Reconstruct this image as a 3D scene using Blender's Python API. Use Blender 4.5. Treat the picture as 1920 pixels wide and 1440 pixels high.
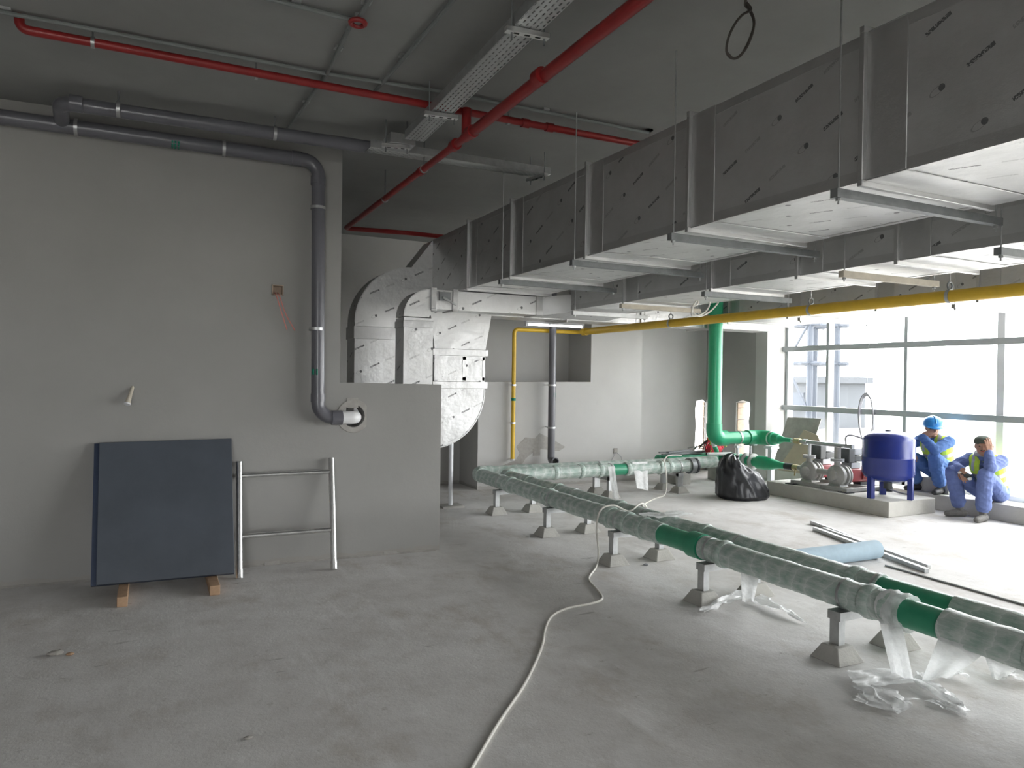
import bpy, bmesh, math, random
from math import sin, cos, radians, pi, sqrt, atan2, floor
from mathutils import Vector as V, Matrix, noise as mnoise

# ------------------------------------------------------------------ clear
for o in list(bpy.data.objects):
    bpy.data.objects.remove(o, do_unlink=True)
scene = bpy.context.scene
COL = scene.collection

# ------------------------------------------------------------------ camera
F_PX = 1370.0
YAW, PITCH, ROLL, CAM_H = radians(26.2), radians(-0.42), radians(0.8), 1.6
FW = V((sin(YAW) * cos(PITCH), cos(YAW) * cos(PITCH), sin(PITCH)))
_r = FW.cross(V((0, 0, 1))).normalized()
_u = _r.cross(FW)
RT = _r * cos(ROLL) + _u * sin(ROLL)
UP = _u * cos(ROLL) - _r * sin(ROLL)
CAM = V((0, 0, CAM_H))
cam_data = bpy.data.cameras.new('camera')
cam_data.sensor_width = 36.0
cam_data.lens = F_PX / 1920.0 * 36.0
cam_data.clip_start = 0.05
cam_data.clip_end = 300
cam = bpy.data.objects.new('camera', cam_data)
COL.objects.link(cam)
cam.matrix_world = Matrix(((RT.x, UP.x, -FW.x, CAM.x), (RT.y, UP.y, -FW.y, CAM.y), (RT.z, UP.z, -FW.z, CAM.z), (0, 0, 0, 1)))
scene.camera = cam


def at(ax, v, px, py):
    """photo pixel -> point on the plane  ax = v  (x, y or z)."""
    d = FW + RT * ((px - 960) / F_PX) + UP * ((720 - py) / F_PX)
    i = 'xyz'.index(ax)
    return CAM + d * ((v - CAM[i]) / d[i])


# ------------------------------------------------------------------ world and light
world = bpy.data.worlds.new('overcast_sky')
scene.world = world
world.use_nodes = True
wn = world.node_tree.nodes
bg = wn['Background']
bg.inputs['Color'].default_value = (0.99, 0.978, 1.0, 1)
bg.inputs['Strength'].default_value = 9.0
scene.view_settings.view_transform = 'Standard'
scene.view_settings.look = 'None'
scene.view_settings.gamma = 1.0
scene.view_settings.use_curve_mapping = False
scene.view_settings.exposure = 0.82

# room dimensions (metres)
CEIL = 3.6
WALL_L = 6.4          # face of the left wall (y)
BACK_A = 9.6          # face of the low back wall (y)
BACK_B = 10.28        # face of the rear wall (y)
SIDE_X = 8.96         # side wall face (x)
GLASS_X = 9.42
JAMB_Y = 8.83
ROOM_X0, ROOM_Y0 = -6.0, -5.5
WIN_Y0 = -5.4         # near end of the glazing
WIN_TOP = 2.8

pl = bpy.data.lights.new('window_portal', 'AREA')      # sampling portal for the sky in the window opening
pl.shape = 'RECTANGLE'
pl.size = WIN_TOP - 0.2
pl.size_y = JAMB_Y - WIN_Y0
pl.cycles.is_portal = True
po = bpy.data.objects.new('window_portal', pl)
COL.objects.link(po)
po.location = (GLASS_X + 0.12, (JAMB_Y + WIN_Y0) / 2, (WIN_TOP + 0.2) / 2)
po.rotation_euler = (0, radians(90), 0)

REAR_X0, REAR_X1 = -4.2, -1.1      # unseen glazing added behind the camera to brighten the room
pl2 = bpy.data.lights.new('rear_window_portal', 'AREA')
pl2.shape = 'RECTANGLE'
pl2.size = REAR_X1 - REAR_X0
pl2.size_y = WIN_TOP - 0.2
pl2.cycles.is_portal = True
po2 = bpy.data.objects.new('rear_window_portal', pl2)
COL.objects.link(po2)
po2.location = ((REAR_X0 + REAR_X1) / 2, ROOM_Y0 - 0.12, (WIN_TOP + 0.2) / 2)
po2.rotation_euler = (radians(90), 0, 0)

# ------------------------------------------------------------------ materials
MATS = {}


def nmat(name):
    m = bpy.data.materials.new(name)
    m.use_nodes = True
    MATS[name] = m
    nt = m.node_tree
    return m, nt, nt.nodes, nt.links, nt.nodes['Principled BSDF']


def setin(node, **kw):
    for k, v in kw.items():
        node.inputs[k].default_value = v


def noise_fac(nt, scale, detail=4, rough=0.6, coord='Object', stretch=None):
    N, L = nt.nodes, nt.links
    tc = N.new('ShaderNodeTexCoord')
    mp = N.new('ShaderNodeMapping')
    L.new(tc.outputs[coord], mp.inputs['Vector'])
    if stretch:
        mp.inputs['Scale'].default_value = stretch
    n = N.new('ShaderNodeTexNoise')
    setin(n, Scale=scale, Detail=detail, Roughness=rough)
    L.new(mp.outputs['Vector'], n.inputs['Vector'])
    return n.outputs['Fac']


def ramp(nt, fac, stops):
    r = nt.nodes.new('ShaderNodeValToRGB')
    el = r.color_ramp.elements
    while len(el) < len(stops):
        el.new(0.5)
    for e, (p, c) in zip(el, stops):
        e.position = p
        e.color = (c[0], c[1], c[2], 1) if len(c) == 3 else c
    nt.links.new(fac, r.inputs['Fac'])
    return r.outputs['Color']


def mix(nt, fac, a, b, mode='MIX'):
    n = nt.nodes.new('ShaderNodeMix')
    n.data_type = 'RGBA'
    n.blend_type = mode
    ia, ib, io = n.inputs[6], n.inputs[7], n.outputs[2]
    for s, v in ((n.inputs[0], fac), (ia, a), (ib, b)):
        if hasattr(v, 'is_output'):
            nt.links.new(v, s)
        elif isinstance(v, (int, float)):
            s.default_value = v
        else:
            s.default_value = (v[0], v[1], v[2], 1)
    return io


def mth(nt, op, a, b=0.0, c=0.0):
    n = nt.nodes.new('ShaderNodeMath')
    n.operation = op
    for s, v in zip(n.inputs, (a, b, c)):
        if hasattr(v, 'is_output'):
            nt.links.new(v, s)
        else:
            s.default_value = v
    return n.outputs[0]


def bump(nt, bsdf, height, strength=0.2, dist=0.01):
    b = nt.nodes.new('ShaderNodeBump')
    setin(b, Strength=strength, Distance=dist)
    nt.links.new(height, b.inputs['Height'])
    nt.links.new(b.outputs['Normal'], bsdf.inputs['Normal'])


def simple(name, col, rough=0.6, metal=0.0, var=0.12, scale=6.0, bmp=0.0, bscale=60, coord='Object', spec=None):
    m, nt, N, L, b = nmat(name)
    f = noise_fac(nt, scale, 5, 0.65, coord)
    lo = tuple(max(0, c * (1 - var)) for c in col)
    hi = tuple(min(1, c * (1 + var)) for c in col)
    L.new(ramp(nt, f, [(0.3, lo), (0.7, hi)]), b.inputs['Base Color'])
    setin(b, Roughness=rough, Metallic=metal)
    if spec is not None:
        b.inputs['Specular IOR Level'].default_value = spec
    if bmp:
        bump(nt, b, noise_fac(nt, bscale, 3, 0.6, coord), bmp, 0.01)
    return m


def floor_mat():
    m, nt, N, L, b = nmat('concrete_floor')
    big = noise_fac(nt, 0.55, 6, 0.62)
    mid = noise_fac(nt, 3.2, 7, 0.7)
    fine = noise_fac(nt, 46, 4, 0.7)
    streak = noise_fac(nt, 4.0, 5, 0.7, stretch=(1.0, 0.28, 1))
    c = ramp(nt, big, [(0.30, (0.50, 0.475, 0.45)), (0.50, (0.655, 0.64, 0.625)), (0.70, (0.75, 0.735, 0.725))])
    c = mix(nt, 0.5, c, ramp(nt, mid, [(0.28, (0.47, 0.445, 0.42)), (0.5, (0.66, 0.645, 0.63)), (0.68, (0.76, 0.75, 0.74))]))
    c = mix(nt, ramp(nt, streak, [(0.56, (0, 0, 0)), (0.72, (0.8, 0.8, 0.8))]), c, (0.78, 0.77, 0.76))
    c = mix(nt, ramp(nt, noise_fac(nt, 1.7, 8, 0.72, stretch=(1, 0.6, 1)), [(0.53, (0, 0, 0)), (0.66, (0.75, 0.75, 0.75))]), c, (0.50, 0.465, 0.425))
    c = mix(nt, ramp(nt, noise_fac(nt, 5.5, 8, 0.78), [(0.61, (0, 0, 0)), (0.69, (0.8, 0.8, 0.8))]), c, (0.40, 0.375, 0.345))
    c = mix(nt, ramp(nt, noise_fac(nt, 7.0, 3, 0.5, stretch=(0.35, 2.2, 1)), [(0.70, (0, 0, 0)), (0.73, (0.55, 0.55, 0.55))]), c, (0.33, 0.315, 0.30))
    c = mix(nt, ramp(nt, fine, [(0.64, (0, 0, 0)), (0.72, (0.6, 0.6, 0.6))]), c, (0.34, 0.33, 0.31))
    L.new(c, b.inputs['Base Color'])
    setin(b, Roughness=0.72)
    b.inputs['Specular IOR Level'].default_value = 0.3
    h = mth(nt, 'ADD', mth(nt, 'MULTIPLY', mid, 0.8), mth(nt, 'MULTIPLY', fine, 0.25))
    bump(nt, b, h, 0.35, 0.02)


def wall_mat(name, col, var=0.07):
    m, nt, N, L, b = nmat(name)
    big = noise_fac(nt, 0.8, 5, 0.6)
    mid = noise_fac(nt, 7, 6, 0.7)
    lo = tuple(c * (1 - var) for c in col)
    hi = tuple(c * (1 + var) for c in col)
    c = ramp(nt, big, [(0.3, lo), (0.7, hi)])
    c = mix(nt, ramp(nt, mid, [(0.66, (0, 0, 0)), (0.8, (0.5, 0.5, 0.5))]), c, tuple(x * 0.8 for x in col))
    # rising damp and cement splash near the floor: dirt with a shape of its own
    tc = N.new('ShaderNodeTexCoord')
    sp = N.new('ShaderNodeSeparateXYZ')
    L.new(tc.outputs['Object'], sp.inputs[0])
    lim = mth(nt, 'MULTIPLY', noise_fac(nt, 5, 5, 0.7), 0.11)
    low = mth(nt, 'LESS_THAN', sp.outputs['Z'], mth(nt, 'SUBTRACT', lim, 0.012))
    c = mix(nt, mth(nt, 'MULTIPLY', low, 0.55), c, (0.33, 0.31, 0.28))
    L.new(c, b.inputs['Base Color'])
    setin(b, Roughness=0.85)
    b.inputs['Specular IOR Level'].default_value = 0.2
    bump(nt, b, noise_fac(nt, 30, 5, 0.7), 0.12, 0.01)


def foil_mat(name, printed=True, rough=0.4, base=0.72):
    m, nt, N, L, b = nmat(name)
    f = noise_fac(nt, 3.0, 4, 0.6, 'UV')
    crink = noise_fac(nt, 16, 8, 0.8, 'UV')
    c = ramp(nt, f, [(0.3, (base * .9, base * .9, base * .89)), (0.7, (base * 1.06, base * 1.06, base * 1.06))])
    if printed:
        tc = N.new('ShaderNodeTexCoord')
        mp = N.new('ShaderNodeMapping')
        mp.inputs['Rotation'].default_value = (0, 0, radians(-25))
        L.new(tc.outputs['UV'], mp.inputs['Vector'])
        sp = N.new('ShaderNodeSeparateXYZ')
        L.new(mp.outputs[0], sp.inputs[0])
        vrow = mth(nt, 'DIVIDE', sp.outputs['Y'], 0.25)
        row = mth(nt, 'FLOOR', vrow)
        fv = mth(nt, 'SUBTRACT', mth(nt, 'FRACT', vrow), 0.5)
        uu = mth(nt, 'ADD', mth(nt, 'DIVIDE', sp.outputs['X'], 0.19), mth(nt, 'MULTIPLY', row, 0.41))
        cell = mth(nt, 'FLOOR', uu)
        fu = mth(nt, 'FRACT', uu)
        kind = mth(nt, 'FLOORED_MODULO', cell, 3.0)
        is_text = mth(nt, 'LESS_THAN', kind, 0.5)
        is_pale = mth(nt, 'MULTIPLY', mth(nt, 'GREATER_THAN', kind, 0.5), mth(nt, 'LESS_THAN', kind, 1.5))
        is_logo = mth(nt, 'GREATER_THAN', kind, 1.5)
        inrow = mth(nt, 'LESS_THAN', mth(nt, 'ABSOLUTE', fv), 0.036)
        inlen = mth(nt, 'LESS_THAN', fu, 0.62)
        glyph = N.new('ShaderNodeTexNoise')
        setin(glyph, Scale=150.0, Detail=1.0)
        L.new(mp.outputs[0], glyph.inputs['Vector'])
        g = mth(nt, 'GREATER_THAN', glyph.outputs['Fac'], 0.44)
        blob = mth(nt, 'GREATER_THAN', fu, 0.53)
        txt = mth(nt, 'MULTIPLY', mth(nt, 'MULTIPLY', inrow, inlen), mth(nt, 'MAXIMUM', g, blob))
        dark = mth(nt, 'MULTIPLY', txt, is_text)
        pale = mth(nt, 'MULTIPLY', mth(nt, 'MULTIPLY', txt, is_pale), 0.35)
        # oval roundel with one dark end
        eu = mth(nt, 'DIVIDE', mth(nt, 'SUBTRACT', fu, 0.28), 0.19)
        ev = mth(nt, 'DIVIDE', fv, 0.066)
        d = mth(nt, 'SQRT', mth(nt, 'ADD', mth(nt, 'MULTIPLY', eu, eu), mth(nt, 'MULTIPLY', ev, ev)))
        ring = mth(nt, 'MULTIPLY', mth(nt, 'LESS_THAN', d, 1.0), mth(nt, 'GREATER_THAN', d, 0.82))
        du = mth(nt, 'DIVIDE', mth(nt, 'SUBTRACT', fu, 0.40), 0.085)
        dd = mth(nt, 'ADD', mth(nt, 'MULTIPLY', du, du), mth(nt, 'MULTIPLY', ev, ev))
        logo = mth(nt, 'MULTIPLY', mth(nt, 'MAXIMUM', mth(nt, 'MULTIPLY', ring, 0.45), mth(nt, 'LESS_THAN', dd, 0.8)), is_logo)
        ink = mth(nt, 'MAXIMUM', mth(nt, 'MAXIMUM', dark, pale), logo)
        c = mix(nt, mth(nt, 'MULTIPLY', ink, 0.85), c, (0.05, 0.05, 0.055))
        L.new(mth(nt, 'SUBTRACT', 0.82, mth(nt, 'MULTIPLY', ink, 0.6)), b.inputs['Metallic'])
    else:
        b.inputs['Metallic'].default_value = 0.85
    L.new(c, b.inputs['Base Color'])
    L.new(mth(nt, 'ADD', rough - 0.14, mth(nt, 'MULTIPLY', crink, 0.28)), b.inputs['Roughness'])
    dent = noise_fac(nt, 4.5, 3, 0.55, 'UV')
    bump(nt, b, mth(nt, 'ADD', mth(nt, 'MULTIPLY', crink, 0.5), mth(nt, 'MULTIPLY', dent, 1.6)), 0.5, 0.012)


def wrap_mat():
    m, nt, N, L, b = nmat('plastic_wrap_on_pipe')
    tc = N.new('ShaderNodeTexCoord')
    sp = N.new('ShaderNodeSeparateXYZ')
    L.new(tc.outputs['UV'], sp.inputs[0])
    sp2 = noise_fac(nt, 2.2, 4, 0.6, 'UV')
    ph = mth(nt, 'ADD', mth(nt, 'MULTIPLY', sp.outputs['X'], 7.5), mth(nt, 'ADD', mth(nt, 'MULTIPLY', sp.outputs['Y'], 1.0), mth(nt, 'MULTIPLY', sp2, 2.6)))
    band = mth(nt, 'FRACT', ph)
    c = ramp(nt, band, [(0.0, (0.62, 0.66, 0.63)), (0.10, (0.46, 0.54, 0.49)), (0.5, (0.30, 0.41, 0.355)), (0.95, (0.42, 0.50, 0.455))])
    n2 = noise_fac(nt, 5, 6, 0.75, 'UV', (1, 2.5, 1))
    c = mix(nt, ramp(nt, n2, [(0.46, (0, 0, 0)), (0.66, (0.85, 0.85, 0.85))]), c, (0.66, 0.69, 0.665))
    L.new(c, b.inputs['Base Color'])
    setin(b, Roughness=0.42)
    b.inputs['Coat Weight'].default_value = 0.25
    b.inputs['Coat Roughness'].default_value = 0.25
    bump(nt, b, mth(nt, 'ADD', mth(nt, 'MULTIPLY', n2, 1.0), mth(nt, 'MULTIPLY', band, 0.6)), 0.8, 0.015)


def film_mat(name, col, alpha):
    m, nt, N, L, b = nmat(name)
    setin(b, Roughness=0.35)
    b.inputs['Base Color'].default_value = (*col, 1)
    f = noise_fac(nt, 14, 5, 0.7)
    L.new(ramp(nt, f, [(0.3, (alpha * .7,) * 3), (0.65, (min(1, alpha * 1.3),) * 3)]), b.inputs['Alpha'])
    tl = N.new('ShaderNodeBsdfTranslucent')
    tl.inputs['Color'].default_value = (*col, 1)
    ms = N.new('ShaderNodeMixShader')
    ms.inputs[0].default_value = 0.3
    out = N['Material Output']
    L.new(b.outputs[0], ms.inputs[1])
    L.new(tl.outputs[0], ms.inputs[2])
    L.new(ms.outputs[0], out.inputs['Surface'])
    bump(nt, b, noise_fac(nt, 30, 5, 0.7), 0.4, 0.01)


def glass_mat():
    m, nt, N, L, b = nmat('window_glass')
    N.remove(b)
    tr = N.new('ShaderNodeBsdfTransparent')
    tr.inputs['Color'].default_value = (0.95, 0.965, 0.96, 1)
    gl = N.new('ShaderNodeBsdfGlossy')
    gl.inputs['Roughness'].default_value = 0.02
    ms = N.new('ShaderNodeMixShader')
    ms.inputs[0].default_value = 0.06
    L.new(tr.outputs[0], ms.inputs[1])
    L.new(gl.outputs[0], ms.inputs[2])
    L.new(ms.outputs[0], N['Material Output'].inputs['Surface'])


floor_mat()
wall_mat('grey_plaster', (0.33, 0.325, 0.31))
wall_mat('pale_plaster', (0.50, 0.495, 0.48))
simple('ceiling_paint', (0.28, 0.282, 0.272), 0.9, var=0.08, scale=1.2, bmp=0.1, bscale=8)
foil_mat('duct_foil', True, 0.42, 0.64)
foil_mat('foil_tape', False, 0.34, 0.56)
simple('galvanised_steel', (0.50, 0.51, 0.51), 0.42, 0.85, 0.12, 14)
simple('dull_steel', (0.24, 0.25, 0.255), 0.55, 0.6, 0.15, 14)
simple('conduit_grey', (0.20, 0.215, 0.21), 0.6, 0.1, 0.1, 8)
simple('aluminium', (0.72, 0.72, 0.71), 0.3, 0.95, 0.1, 22, 0.1, 80)
simple('red_pipe_paint', (0.27, 0.018, 0.018), 0.38, 0, 0.15, 6)
simple('yellow_pipe_paint', (0.72, 0.46, 0.04), 0.4, 0, 0.08, 6)
simple('grey_pvc', (0.135, 0.135, 0.152), 0.28, 0, 0.06, 4)
simple('white_pvc', (0.78, 0.78, 0.78), 0.25, 0, 0.04, 6)
simple('green_pipe', (0.03, 0.36, 0.18), 0.30, 0, 0.08, 5)
simple('green_pipe_dusty', (0.035, 0.27, 0.15), 0.38, 0, 0.12, 5)
wrap_mat()
film_mat('loose_plastic_film', (0.92, 0.93, 0.93), 0.68)
film_mat('folded_plastic_film', (0.95, 0.955, 0.955), 0.92)
simple('blue_panel_paint', (0.074, 0.086, 0.104), 0.48, 0, 0.14, 2.2)
simple('blue_panel_edge', (0.03, 0.045, 0.085), 0.5, 0, 0.1, 5)
simple('raw_timber', (0.40, 0.26, 0.16), 0.8, 0, 0.2, 12)
simple('white_cable', (0.70, 0.68, 0.62), 0.5, 0, 0.06, 20)
simple('dark_cable', (0.05, 0.042, 0.035), 0.6, 0, 0.1, 20)
simple('grey_hose', (0.30, 0.30, 0.32), 0.5, 0, 0.15, 20)
simple('pink_conduit', (0.62, 0.22, 0.19), 0.5, 0, 0.1, 20)
simple('dark_void', (0.03, 0.03, 0.028), 0.9, 0, 0.1, 5)
simple('cast_concrete', (0.40, 0.39, 0.36), 0.85, 0, 0.12, 9, 0.3, 60)
simple('plinth_concrete', (0.50, 0.49, 0.455), 0.85, 0, 0.10, 4, 0.2, 50)
simple('bare_patch', (0.36, 0.345, 0.32), 0.9, 0, 0.12, 20)
simple('stained_patch', (0.36, 0.34, 0.31), 0.9, 0, 0.2, 10)
simple('hollow_block', (0.45, 0.36, 0.28), 0.9, 0, 0.15, 12, 0.3, 60)
simple('window_frame_metal', (0.42, 0.44, 0.45), 0.45, 0.3, 0.05, 6)
simple('window_frame_white', (0.75, 0.76, 0.78), 0.45, 0.0, 0.03, 6)
glass_mat()
simple('tank_blue', (0.012, 0.026, 0.19), 0.25, 0, 0.06, 3)
simple('pump_grey', (0.40, 0.40, 0.385), 0.5, 0.2, 0.08, 14)
simple('pump_red', (0.25, 0.025, 0.03), 0.4, 0, 0.08, 8)
simple('black_plastic', (0.035, 0.037, 0.042), 0.45, 0, 0.15, 12)
simple('motor_dark', (0.07, 0.075, 0.075), 0.5, 0, 0.15, 12)
simple('motor_light', (0.42, 0.43, 0.44), 0.4, 0.2, 0.1, 12)
simple('brass', (0.45, 0.38, 0.22), 0.4, 0.8, 0.12, 14)
simple('bin_bag_black', (0.020, 0.021, 0.025), 0.30, 0, 0.2, 9)
simple('cement_board', (0.30, 0.295, 0.27), 0.9, 0, 0.16, 8)
simple('cardboard_brown', (0.42, 0.35, 0.27), 0.85, 0, 0.06, 6)
simple('blue_foam_roll', (0.36, 0.47, 0.55), 0.8, 0, 0.08, 8)
simple('pale_timber', (0.55, 0.50, 0.41), 0.8, 0, 0.12, 10)
simple('harness_red', (0.45, 0.02, 0.035), 0.7, 0, 0.2, 20)
simple('harness_lime', (0.36, 0.48, 0.05), 0.7, 0, 0.15, 20)
simple('bottle_white', (0.74, 0.76, 0.75), 0.25, 0, 0.04, 10)
simple('marker_green', (0.0, 0.22, 0.13), 0.6, 0, 0.1, 30)
simple('outdoor_ground', (0.55, 0.53, 0.49), 0.9, 0, 0.1, 0.2)
simple('scaffold_blue', (0.028, 0.036, 0.05), 0.6, 0, 0.1, 3)
simple('far_concrete', (0.045, 0.05, 0.057), 0.9, 0, 0.12, 0.6)
simple('coverall_blue', (0.12, 0.165, 0.36), 0.85, 0, 0.14, 14, 0.35, 26)
simple('coverall_bright_blue', (0.07, 0.15, 0.36), 0.85, 0, 0.14, 14, 0.35, 26)
simple('skin', (0.36, 0.20, 0.135), 0.55, 0, 0.06, 20)
simple('hair_black', (0.02, 0.016, 0.014), 0.6, 0, 0.2, 60)
simple('boot_dark', (0.035, 0.033, 0.033), 0.6, 0, 0.25, 30)
simple('boot_dusty', (0.17, 0.165, 0.155), 0.8, 0, 0.25, 30)
simple('vest_lime', (0.52, 0.72, 0.07), 0.7, 0, 0.08, 20)
simple('vest_tape', (0.46, 0.47, 0.46), 0.35, 0.3, 0.06, 30)
simple('helmet_blue', (0.03, 0.22, 0.55), 0.3, 0, 0.04, 5)
simple('cap_dark', (0.06, 0.075, 0.06), 0.85, 0, 0.12, 20)
simple('scarf_grey', (0.30, 0.31, 0.33), 0.85, 0, 0.15, 20)
simple('glove_dark', (0.05, 0.055, 0.05), 0.8, 0, 0.2, 30)

# ------------------------------------------------------------------ mesh building
ORG = {}          # world position of each object's origin


class MB:
    def __init__(s):
        s.v, s.f, s.m, s.sm, s.uv = [], [], [], [], []

    def _add(s, vs, fs, mi=0, smooth=False, uvs=None):
        n = len(s.v)
        s.v += [V(p) for p in vs]
        for i, f in enumerate(fs):
            s.f.append([n + k for k in f])
            s.m.append(mi)
            s.sm.append(smooth)
            s.uv.append(uvs[i] if uvs else None)
        return s

    def box(s, x0, x1, y0, y1, z0, z1, mi=0):
        vs = [(x, y, z) for z in (z0, z1) for y in (y0, y1) for x in (x0, x1)]
        return s._add(vs, [(0, 2, 3, 1), (4, 5, 7, 6), (0, 1, 5, 4), (2, 6, 7, 3), (0, 4, 6, 2), (1, 3, 7, 5)], mi)

    def frustum(s, cx, cy, z0, z1, a0, b0, a1, b1, mi=0):
        vs = [(cx + sx * a0, cy + sy * b0, z0) for sx, sy in ((-1, -1), (1, -1), (1, 1), (-1, 1))]
        vs += [(cx + sx * a1, cy + sy * b1, z1) for sx, sy in ((-1, -1), (1, -1), (1, 1), (-1, 1))]
        return s._add(vs, [(3, 2, 1, 0), (4, 5, 6, 7), (0, 1, 5, 4), (1, 2, 6, 5), (2, 3, 7, 6), (3, 0, 4, 7)], mi)

    def bar(s, p0, p1, w, h, up=(0, 0, 1), mi=0):
        p0, p1 = V(p0), V(p1)
        d = (p1 - p0).normalized()
        r = d.cross(V(up))
        if r.length < 1e-4:
            r = d.cross(V((1, 0, 0)))
        r.normalize()
        u = r.cross(d)
        vs = []
        for p in (p0, p1):
            for a, b in ((-1, -1), (1, -1), (1, 1), (-1, 1)):
                vs.append(p + r * (a * w / 2) + u * (b * h / 2))
        return s._add(vs, [(3, 2, 1, 0), (4, 5, 6, 7), (0, 1, 5, 4), (1, 2, 6, 5), (2, 3, 7, 6), (3, 0, 4, 7)], mi)

    def tube(s, pts, r, n=14, closed=False, caps=True, mi=0, rfun=None, ustart=0.0):
        pts = [V(p) for p in pts]
        k = len(pts)
        rad = r if isinstance(r, (list, tuple)) else [r] * k
        tang = []
        for i in range(k):
            if closed:
                t = pts[(i + 1) % k] - pts[i - 1]
            else:
                t = pts[min(i + 1, k - 1)] - pts[max(i - 1, 0)]
            tang.append(t.normalized())
        ref = V((0, 0, 1)) if abs(tang[0].z) < 0.9 else V((0, 1, 0))
        nrm = (ref - tang[0] * ref.dot(tang[0])).normalized()
        vs, L, acc = [], [], ustart
        for i in range(k):
            if i:
                nrm = (nrm - tang[i] * nrm.dot(tang[i])).normalized()
                acc += (pts[i] - pts[i - 1]).length
            b = tang[i].cross(nrm)
            L.append(acc)
            for j in range(n):
                a = 2 * pi * j / n
                rr = rad[i] * (rfun(acc, a) if rfun else 1.0)
                vs.append(pts[i] + nrm * (cos(a) * rr) + b * (sin(a) * rr))
        fs, uv = [], []
        seg = k if closed else k - 1
        for i in range(seg):
            i2 = (i + 1) % k
            for j in range(n):
                j2 = (j + 1) % n
                fs.append((i * n + j, i * n + j2, i2 * n + j2, i2 * n + j))
                u0, u1 = L[i], L[i2] if i2 else L[i] + 0.02
                uv.append([(u0, j / n), (u0, (j + 1) / n), (u1, (j + 1) / n), (u1, j / n)])
        if caps and not closed:
            fs.append(tuple(range(n))[::-1])
            fs.append(tuple((k - 1) * n + j for j in range(n)))
            uv += [None, None]
        return s._add(vs, fs, mi, True, uv)

    def cyl(s, p0, p1, r, n=16, mi=0, r1=None):
        return s.tube([p0, p1], [r, r if r1 is None else r1], n, mi=mi)

    def lathe(s, prof, org, axis=(0, 0, 1), n=24, mi=0):
        org, ax = V(org), V(axis).normalized()
        a = ax.cross(V((0, 0, 1)))
        if a.length < 1e-4:
            a = V((1, 0, 0))
        a.normalize()
        b = ax.cross(a)
        vs = []
        for r, h in prof:
            for j in range(n):
                t = 2 * pi * j / n
                vs.append(org + ax * h + a * (cos(t) * r) + b * (sin(t) * r))
        fs = []
        for i in range(len(prof) - 1):
            for j in range(n):
                j2 = (j + 1) % n
                fs.append((i * n + j, i * n + j2, (i + 1) * n + j2, (i + 1) * n + j))
        big = max(r for r, h in prof)
        if len(prof) == 4 and min(prof[0][0], prof[-1][0]) > 0.6 * big:      # hollow ring
            for j in range(n):
                j2 = (j + 1) % n
                fs.append((3 * n + j, 3 * n + j2, j2, j))
        else:
            fs.append(tuple(range(n))[::-1])
            fs.append(tuple((len(prof) - 1) * n + j for j in range(n)))
        return s._add(vs, fs, mi, True)

    def ell(s, c, rx, ry, rz, n=20, m=12, mi=0, rot=None):
        c = V(c)
        vs, fs = [], []
        for i in range(m + 1):
            th = pi * i / m
            for j in range(n):
                ph = 2 * pi * j / n
                p = V((rx * sin(th) * cos(ph), ry * sin(th) * sin(ph), rz * cos(th)))
                vs.append(c + (rot @ p if rot else p))
        for i in range(m):
            for j in range(n):
                j2 = (j + 1) % n
                fs.append((i * n + j, (i + 1) * n + j, (i + 1) * n + j2, i * n + j2))
        return s._add(vs, fs, mi, True)

    def prism(s, poly, p, ex, mi=0):
        """poly: list of 3-D points, extruded by the vector ex."""
        a = [V(q) for q in poly]
        ex = V(ex)
        n = len(a)
        vs = a + [q + ex for q in a]
        fs = [tuple(range(n))[::-1], tuple(range(n, 2 * n))]
        for i in range(n):
            j = (i + 1) % n
            fs.append((i, j, n + j, n + i))
        return s._add(vs, fs, mi)

    def sheet(s, grid, mi=0):
        """grid[i][j] points -> smooth quad sheet."""
        a, b = len(grid), len(grid[0])
        vs = [p for row in grid for p in row]
        fs = [(i * b + j, i * b + j + 1, (i + 1) * b + j + 1, (i + 1) * b + j) for i in range(a - 1) for j in range(b - 1)]
        return s._add(vs, fs, mi, True)

    def build(s, name, mats, parent=None, label=None, cat=None, group=None, kind=None, bevel=0.0, org=None, solid=0.0, fixn=True, sharp=35):
        if parent is not None:
            base = ORG[parent.name]
        elif org is not None:
            base = V(org)
        else:
            xs = [p.x for p in s.v]; ys = [p.y for p in s.v]; zs = [p.z for p in s.v]
            base = V(((min(xs) + max(xs)) / 2, (min(ys) + max(ys)) / 2, min(zs)))
        me = bpy.data.meshes.new(name)
        me.from_pydata([p - base for p in s.v], [], s.f)
        if isinstance(mats, str):
            mats = [mats]
        for mm in mats:
            me.materials.append(MATS[mm])
        me.polygons.foreach_set('material_index', s.m)
        me.polygons.foreach_set('use_smooth', s.sm)
        if fixn:
            b = bmesh.new()
            b.from_mesh(me)
            bmesh.ops.recalc_face_normals(b, faces=b.faces)
            b.to_mesh(me)
            b.free()
        me.set_sharp_from_angle(angle=radians(sharp))
        uvl = me.uv_layers.new(name='UVMap')
        for p, fuv, fidx in zip(me.polygons, s.uv, s.f):
            nx, ny, nz = (abs(c) for c in p.normal)
            mp = dict(zip(fidx, fuv)) if fuv else None
            for li in p.loop_indices:
                vi = me.loops[li].vertex_index
                if mp:
                    uvl.data[li].uv = mp[vi]
                else:
                    w = me.vertices[vi].co + base
                    uvl.data[li].uv = (-w.y, w.z) if nx >= ny and nx >= nz else ((w.x, w.z) if ny >= nz else (-w.y, w.x))
        me.update()
        o = bpy.data.objects.new(name, me)
        COL.objects.link(o)
        if parent is not None:
            o.parent = parent
        else:
            o.location = base
        ORG[o.name] = base
        if solid:
            md = o.modifiers.new('thickness', 'SOLIDIFY')
            md.thickness = solid
            md.offset = 0
        if bevel:
            md = o.modifiers.new('bevel', 'BEVEL')
            md.width = bevel
            md.segments = 2
            md.limit_method = 'ANGLE'
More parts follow.
